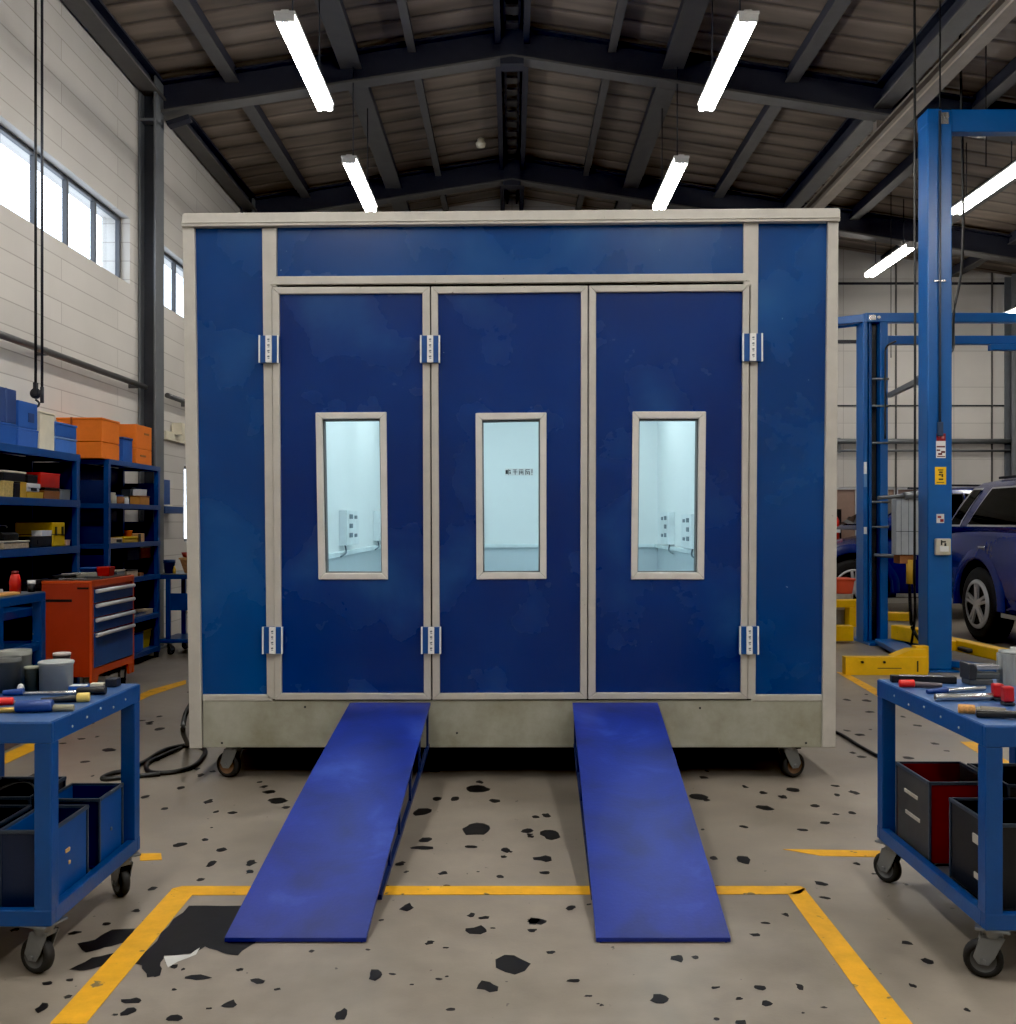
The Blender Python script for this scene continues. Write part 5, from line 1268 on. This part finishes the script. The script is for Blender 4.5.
# hanging cables by the lifts
def cable(label, pts, r=.012): 
    bm = B(); tube(bm, spline(pts, 8), r); solo('hanging_cable', bm, BLACK, label, 'cable', 'cables hanging by the lifts')
p = at(914.5, 0, 9.2); cable('black cable hanging just left of the tall blue lift post', [V((p.x, 9.2, .8)), V((p.x+.005, 9.2, 3)), V((p.x, 9.2, zroof(p.x)))], .012)
p = at(940, 0, 9.2); cable('thin black cable hanging in front of the tall blue lift post', [V((p.x, 9.2, 5.2)), V((p.x, 9.2, 5.5)), V((p.x, 9.2, zroof(p.x)))], .008)
p = at(963, 0, 10); cable('black cable looping down to the right side of the tall lift post', [V((4.16, 9.52, 3.02)), V((4.28, 9.7, 3.1)), V((4.42, 10, 3.5)), V((p.x, 10, 4.2)), V((p.x-.03, 10, zroof(p.x)))], .014)
p = at(986, 0, 10); cable('thin cable hanging right of the tall blue lift post', [V((p.x, 10, 4.95)), V((p.x, 10, 5.4)), V((p.x, 10, zroof(p.x)))], .006)
p = at(891, 0, 11.3); cable('thin cable dropping beside the slotted channel of the shorter lift', [V((4.42, 11.52, 3.48)), V((4.29, 11.46, 3.4)), V((4.275, 11.45, 3.2)), V((4.272, 11.45, 2.35))], .012)
p = at(891, 0, 14); cable('thin cable holding the light between booth and tall lift post', [V((p.x, 14, 3.7)), V((p.x, 14, 4.6)), V((p.x, 14, zroof(p.x)))], .006)

# ================================================================== VEHICLES
CARP = mat('car_blue_paint', (12, 36, 104), .25, 0, var=.06, coat=.35, spec=.35)
CGL = mat('car_glass', (4, 5, 6), .05, 0, spec=.07)
CHR = mat('chrome', (215, 218, 222), .12, 1.0, var=.03)
TYRE = mat('tyre', (24, 24, 25), .75, var=.2)
def suv(label):
    t = thing('car', label, 'car', (0, 0, 0))
    st = [(-2.48,.42,.82,.80),(-2.40,.34,.92,.90),(-2.2,.3,.98,.97),(-1.6,.28,1.04,1.0),(-1.1,.28,1.14,1.0),(-.4,.28,1.3,1.0),(.6,.28,1.34,1.0),(1.5,.28,1.35,1.0),(2.1,.3,1.35,.985),(2.42,.36,1.34,.95),(2.56,.45,1.25,.9)]
    bm = B(); rings = []
    for y, zb, zt, w in st:
        h = [(0, zb), (.8*w, zb), (.95*w, zb+.1), (.985*w, zb+(zt-zb)*.32), (1.0*w, zb+(zt-zb)*.58), (.985*w, zb+(zt-zb)*.78), (.95*w, zt-.06), (.87*w, zt), (0, zt+.03)]
        pts = [(x, y, z) for x, z in h] + [(-x, y, z) for x, z in h[-2:0:-1]]
        rings.append([bm.verts.new(p) for p in pts])
    for a, b_ in zip(rings, rings[1:]):
        n = len(a)
        for i in range(n): f = bm.faces.new((a[i], a[(i+1)%n], b_[(i+1)%n], b_[i])); f.smooth = True
    bm.faces.new(rings[0][::-1]); bm.faces.new(rings[-1])
    bmesh.ops.recalc_face_normals(bm, faces=bm.faces[:])
    body = part('body', bm, [CARP, VOID], t)
    body.modifiers.new('smooth', 'SUBSURF').levels = 2; body.modifiers['smooth'].render_levels = 2
    RW, FW, R = 1.4, -1.5, .44
    cut = B()
    for y in (RW, FW):
        for s in (-1, 1): rod(cut, (s*.62, y, .43), (s*1.2, y, .43), .53, n=40)
    bmesh.ops.recalc_face_normals(cut, faces=cut.faces[:])
    me = bpy.data.meshes.new('cut'); cut.to_mesh(me); cut.free(); me.materials.append(VOID); co_ = bpy.data.objects.new('arch_cut', me); COL.objects.link(co_)
    md = body.modifiers.new('arch', 'BOOLEAN'); md.object = co_; md.operation = 'DIFFERENCE'; md.solver = 'EXACT'; md.material_mode = 'TRANSFER'
    bpy.context.view_layer.update()
    dg = bpy.context.evaluated_depsgraph_get(); nm = bpy.data.meshes.new_from_object(body.evaluated_get(dg)); body.modifiers.clear(); body.data = nm
    for p in nm.polygons: p.use_smooth = True
    bpy.data.objects.remove(co_)
    # cabin above the belt line
    bm = B(); lv = [(1.28,-1.22,2.47,.93),(1.4,-1.05,2.43,.915),(1.62,-.72,2.27,.845),(1.8,-.4,2.1,.77),(1.87,-.18,1.96,.71),(1.915,.25,1.7,.55),(1.93,.7,1.4,.2)]
    rings = []
    for z, ya, yb_, w in lv:
        r = .16 if w > .3 else .08; pts = []
        for (cx, cy, a0) in ((w-r, ya+r, -90), (w-r, yb_-r, 0), (-w+r, yb_-r, 90), (-w+r, ya+r, 180)):
            for k in range(5):
                a = math.radians(a0+22.5*k); pts.append((cx+r*math.cos(a), cy+r*math.sin(a), z))
        rings.append([bm.verts.new(p) for p in pts])
    for a, b_ in zip(rings, rings[1:]):
        n = len(a)
        for i in range(n): f = bm.faces.new((a[i], a[(i+1)%n], b_[(i+1)%n], b_[i])); f.smooth = True
    bm.faces.new(rings[-1]); bm.faces.new(rings[0][::-1]); part('cabin', bm, CARP, t)
    # side glass, panels just proud of the cabin side
    def sidew(z):
        for (z0, _, _, w0), (z1, _, _, w1) in zip(lv, lv[1:]):
            if z0 <= z <= z1: return w0+(w1-w0)*(z-z0)/(z1-z0)
        return .93
    def glz(s, quad, m, off, name):
        n = 6; bm = B(); (ya0, yb0, z0), (ya1, yb1, z1) = quad; rows = []
        for i in range(n+1):
            q = i/n; z = z0+(z1-z0)*q
            rows.append([bm.verts.new((s*(sidew(z)+off), ya0+(ya1-ya0)*q, z)), bm.verts.new((s*(sidew(z)+off), yb0+(yb1-yb0)*q, z))])
        for a, b_ in zip(rows, rows[1:]): bm.faces.new((a[0], a[1], b_[1], b_[0])).smooth = True
        return part(name, bm, m, t)
    for s in (-1, 1):
        for qd in (((-.78, .12, 1.37), (-.14, .12, 1.79)), ((.2, 1.78, 1.37), (.2, 1.46, 1.79)), ((2.02, 2.28, 1.37), (1.72, 1.93, 1.79))):
            (a0, b0, z0), (a1, b1, z1) = qd
            glz(s, ((a0-.03, b0+.03, z0-.025), (a1-.03, b1+.03, z1+.02)), CHR, .004, 'window_trim')
            glz(s, qd, CGL, .009, 'side_window')
        bm = B(); rod(bm, (s*.94, -.86, 1.36), (s*1.02, -.86, 1.36), .02); lathe(bm, [(.02,-.03),(.085,-.03),(.09,.02),(.05,.05)], (s*1.06, -.86, 1.4), 16, axis='y'); part('mirror', bm, BLACK, t, .01)
        for y in (RW, FW):
            bm = B(); rr = []
            for k in range(25):
                a = math.radians(-3 + 186*k/24)
                rr.append([bm.verts.new((s*x, y+r*math.cos(a), .43+r*math.sin(a))) for x, r in ((.93, .535), (1.015, .53), (1.025, .56), (.985, .66))])
            for a, b_ in zip(rr, rr[1:]):
                for i in range(3): bm.faces.new((a[i], a[i+1], b_[i+1], b_[i])).smooth = True
            part('wheel_arch', bm, CARP, t)
            # tyre with tread, then the rim with five twin spokes
            bm = B(); lathe(bm, [(.28,-.12),(.36,-.135),(.42,-.115),(R,-.08),(R,.08),(.42,.115),(.36,.135),(.28,.12)], (s*.86, y, .441), 44, axis='x')
            for k in range(44):
                a = 6.28318*k/44; c = V((s*.86, y+math.cos(a)*(R+.001), .441+math.sin(a)*(R+.001)))
                bar(bm, c-V((.1, 0, 0)), c+V((.1, 0, 0)), .02, .004)
            wv = part('wheel', bm, TYRE, t)
            bm = B(); xo = s*.985
            lathe(bm, [(.24, s*.0-.02),(.285,-.012),(.29,.01),(.265,.012),(.25,-.02)], (xo, y, .441), 40, axis='x', cap=False)
            for k in range(5):
                for dd in (-.13, .13):
                    a = 6.28318*k/5 + .3
                    p0 = V((xo+s*.008, y+.05*math.cos(a+dd*2), .441+.05*math.sin(a+dd*2))); p1 = V((xo-s*.0, y+.262*math.cos(a+dd), .441+.262*math.sin(a+dd)))
                    bar(bm, p0, p1, .03, .034)
            lathe(bm, [(.065,-.02),(.065,.014),(.03,.022)], (xo, y, .441), 20, axis='x')
            part('rim', bm, mat('satin_rim', (205, 205, 206), .38, .55), wv)
            bm = B(); lathe(bm, [(.25,-.01),(.25,.01)], (s*.95, y, .441), 30, axis='x'); part('brake_disc', bm, BLACK, wv)
        bm = B(); bar(bm, (s*.965, -.9, .36), (s*.965, .85, .36), .03, .05); part('sill_trim', bm, CHR, t)
        bm = B(); box(bm, s*.995-.006, s*.995+.006, .1, .26, 1.08, 1.1); box(bm, s*.995-.006, s*.995+.006, 1.2, 1.36, 1.1, 1.12); part('door_handle', bm, CHR, t, .004)
        bm = B(); cbox(bm, (s*.74, -2.36, .8), (.3, .2, .12)); part('headlight', bm, mat('headlight', (210, 214, 220), .1, .3), t, .03)
        bm = B(); cbox(bm, (s*.8, 2.47, 1.12), (.2, .14, .2)); part('tail_light', bm, mat('tail_light', (140, 10, 14), .2), t, .03)
    bm = B(); vs = [bm.verts.new(p) for p in ((-.78,-1.135,1.37),(.78,-1.135,1.37),(.6,-.43,1.81),(-.6,-.43,1.81))]; bm.faces.new(vs); part('windscreen', bm, CGL, t)
    bm = B(); vs = [bm.verts.new(p) for p in ((-.72,2.46,1.39),(.72,2.46,1.39),(.58,2.13,1.79),(-.58,2.13,1.79))]; bm.faces.new(vs); part('rear_window', bm, CGL, t)
    bm = B(); cbox(bm, (0, -2.47, .6), (1.2, .06, .3)); part('grille', bm, BLACK, t, .02)
    for s in (-1, 1):
        bm = B(); bar(bm, (s*.62, -.1, 1.935), (s*.62, 1.6, 1.925), .04, .03); part('roof_rail', bm, DARKM, t, .006)
    return t
car = suv('large dark blue car at the right edge, its chrome spoked wheel behind the lift')
car2 = copy_tree(car)
car.location = (6.43, 10.3, 0)
car2.location = (6.36, 15.2, 0); car2.rotation_euler = (0, 0, -math.pi/2)
car2['label'] = 'dark blue car parked across the back wall, seen between the two lift posts'

# things by the back wall, past the booth's right edge
p = at(841, 530, 16.9)
t = thing('fire_extinguisher', 'red fire extinguisher hung below the back wall windows', 'fire extinguisher', (5.52, YB-.09, 1.0))
bm = B(); lathe(bm, [(.06, 1.1), (.075, 1.12), (.075, 1.42), (.05, 1.48), (.02, 1.5)], (5.52, YB-.1, 0), 20); box(bm, 5.45, 5.59, YB-.178, YB-.172, 1.22, 1.32, 1); part('cylinder', bm, [RED, WHITE], t)
bm = B(); box(bm, 5.49, 5.56, YB-.13, YB-.07, 1.5, 1.54); tube(bm, spline([V((5.49, YB-.1, 1.52)), V((5.42, YB-.12, 1.42)), V((5.43, YB-.12, 1.2))]), .012); part('valve', bm, BLACK, t)
bm = B(); box(bm, 5.4, 5.66, YB-.02, YB-.001, 1.0, 1.62); part('back_board', bm, BLACK, t)
bm = B(); frustum(bm, (4.48, 13.78), (.32, .3), (.38, .34), .42, .62); box(bm, 4.28, 4.68, 13.6, 13.96, .6, .63)
tt = solo('parts_bin', bm, mat('coral_bin', (206, 84, 60), .6), 'coral red bin on a grey drum beyond the booth', 'bin', None, .01)
bm = B(); lathe(bm, [(.2, 0), (.21, .02), (.21, .2), (.215, .21), (.21, .22), (.21, .41), (.2, .42)], (4.48, 13.78, 0), 24); solo('drum', bm, mat('drum_grey', (150, 142, 132), .6), 'pale grey drum on the floor behind the booth, under the coral bin', 'drum')
t = thing('work_chair', 'blue backed chair beyond the booth beside the coral bin', 'chair', (5.2, 16.6, 0))
bm = B(); cbox(bm, (5.2, 16.85, .95), (.5, .06, .4)); part('backrest', bm, BOXBLUE, t, .02)
bm = B(); cbox(bm, (5.2, 16.6, .55), (.5, .48, .06)); part('seat', bm, BOXBLUE, t, .02)
for x in (4.98, 5.42):
    for y in (16.39, 16.81): bm = B(); rod(bm, (x, y, 0), (x, y, .52), .02); part('leg', bm, DARKM, t)
for x in (5.05, 5.35): bm = B(); rod(bm, (x, 16.85, .5), (x, 16.85, .8), .018); part('back_post', bm, DARKM, t)
# ================================================================== LIGHT, CAMERA
w = bpy.data.worlds.new('daylight'); scene.world = w; w.use_nodes = True
w.node_tree.nodes['Background'].inputs['Color'].default_value = lin((240, 246, 255))
w.node_tree.nodes['Background'].inputs['Strength'].default_value = 3.5
cam = bpy.data.cameras.new('camera'); co = bpy.data.objects.new('camera', cam); COL.objects.link(co)
co.location = (0, 0, CAM_H); co.rotation_euler = (math.pi/2, 0, 0)
cam.sensor_width = 36; cam.lens = 36*F/1024.0
cam.shift_x = -(VX-508)/1024.0; cam.shift_y = (VY-512)/1024.0
cam.clip_end = 200
scene.camera = co
scene.view_settings.view_transform = 'Standard'
scene.view_settings.look = 'None'
scene.view_settings.exposure = 0.25
cm = scene.view_settings; cm.use_curve_mapping = True; cm.curve_mapping.black_level = (0.0045, 0.0045, 0.0045); cm.curve_mapping.update()
scene.cycles.use_denoising = True
scene.cycles.max_bounces = 8
scene.cycles.sample_clamp_indirect = 6
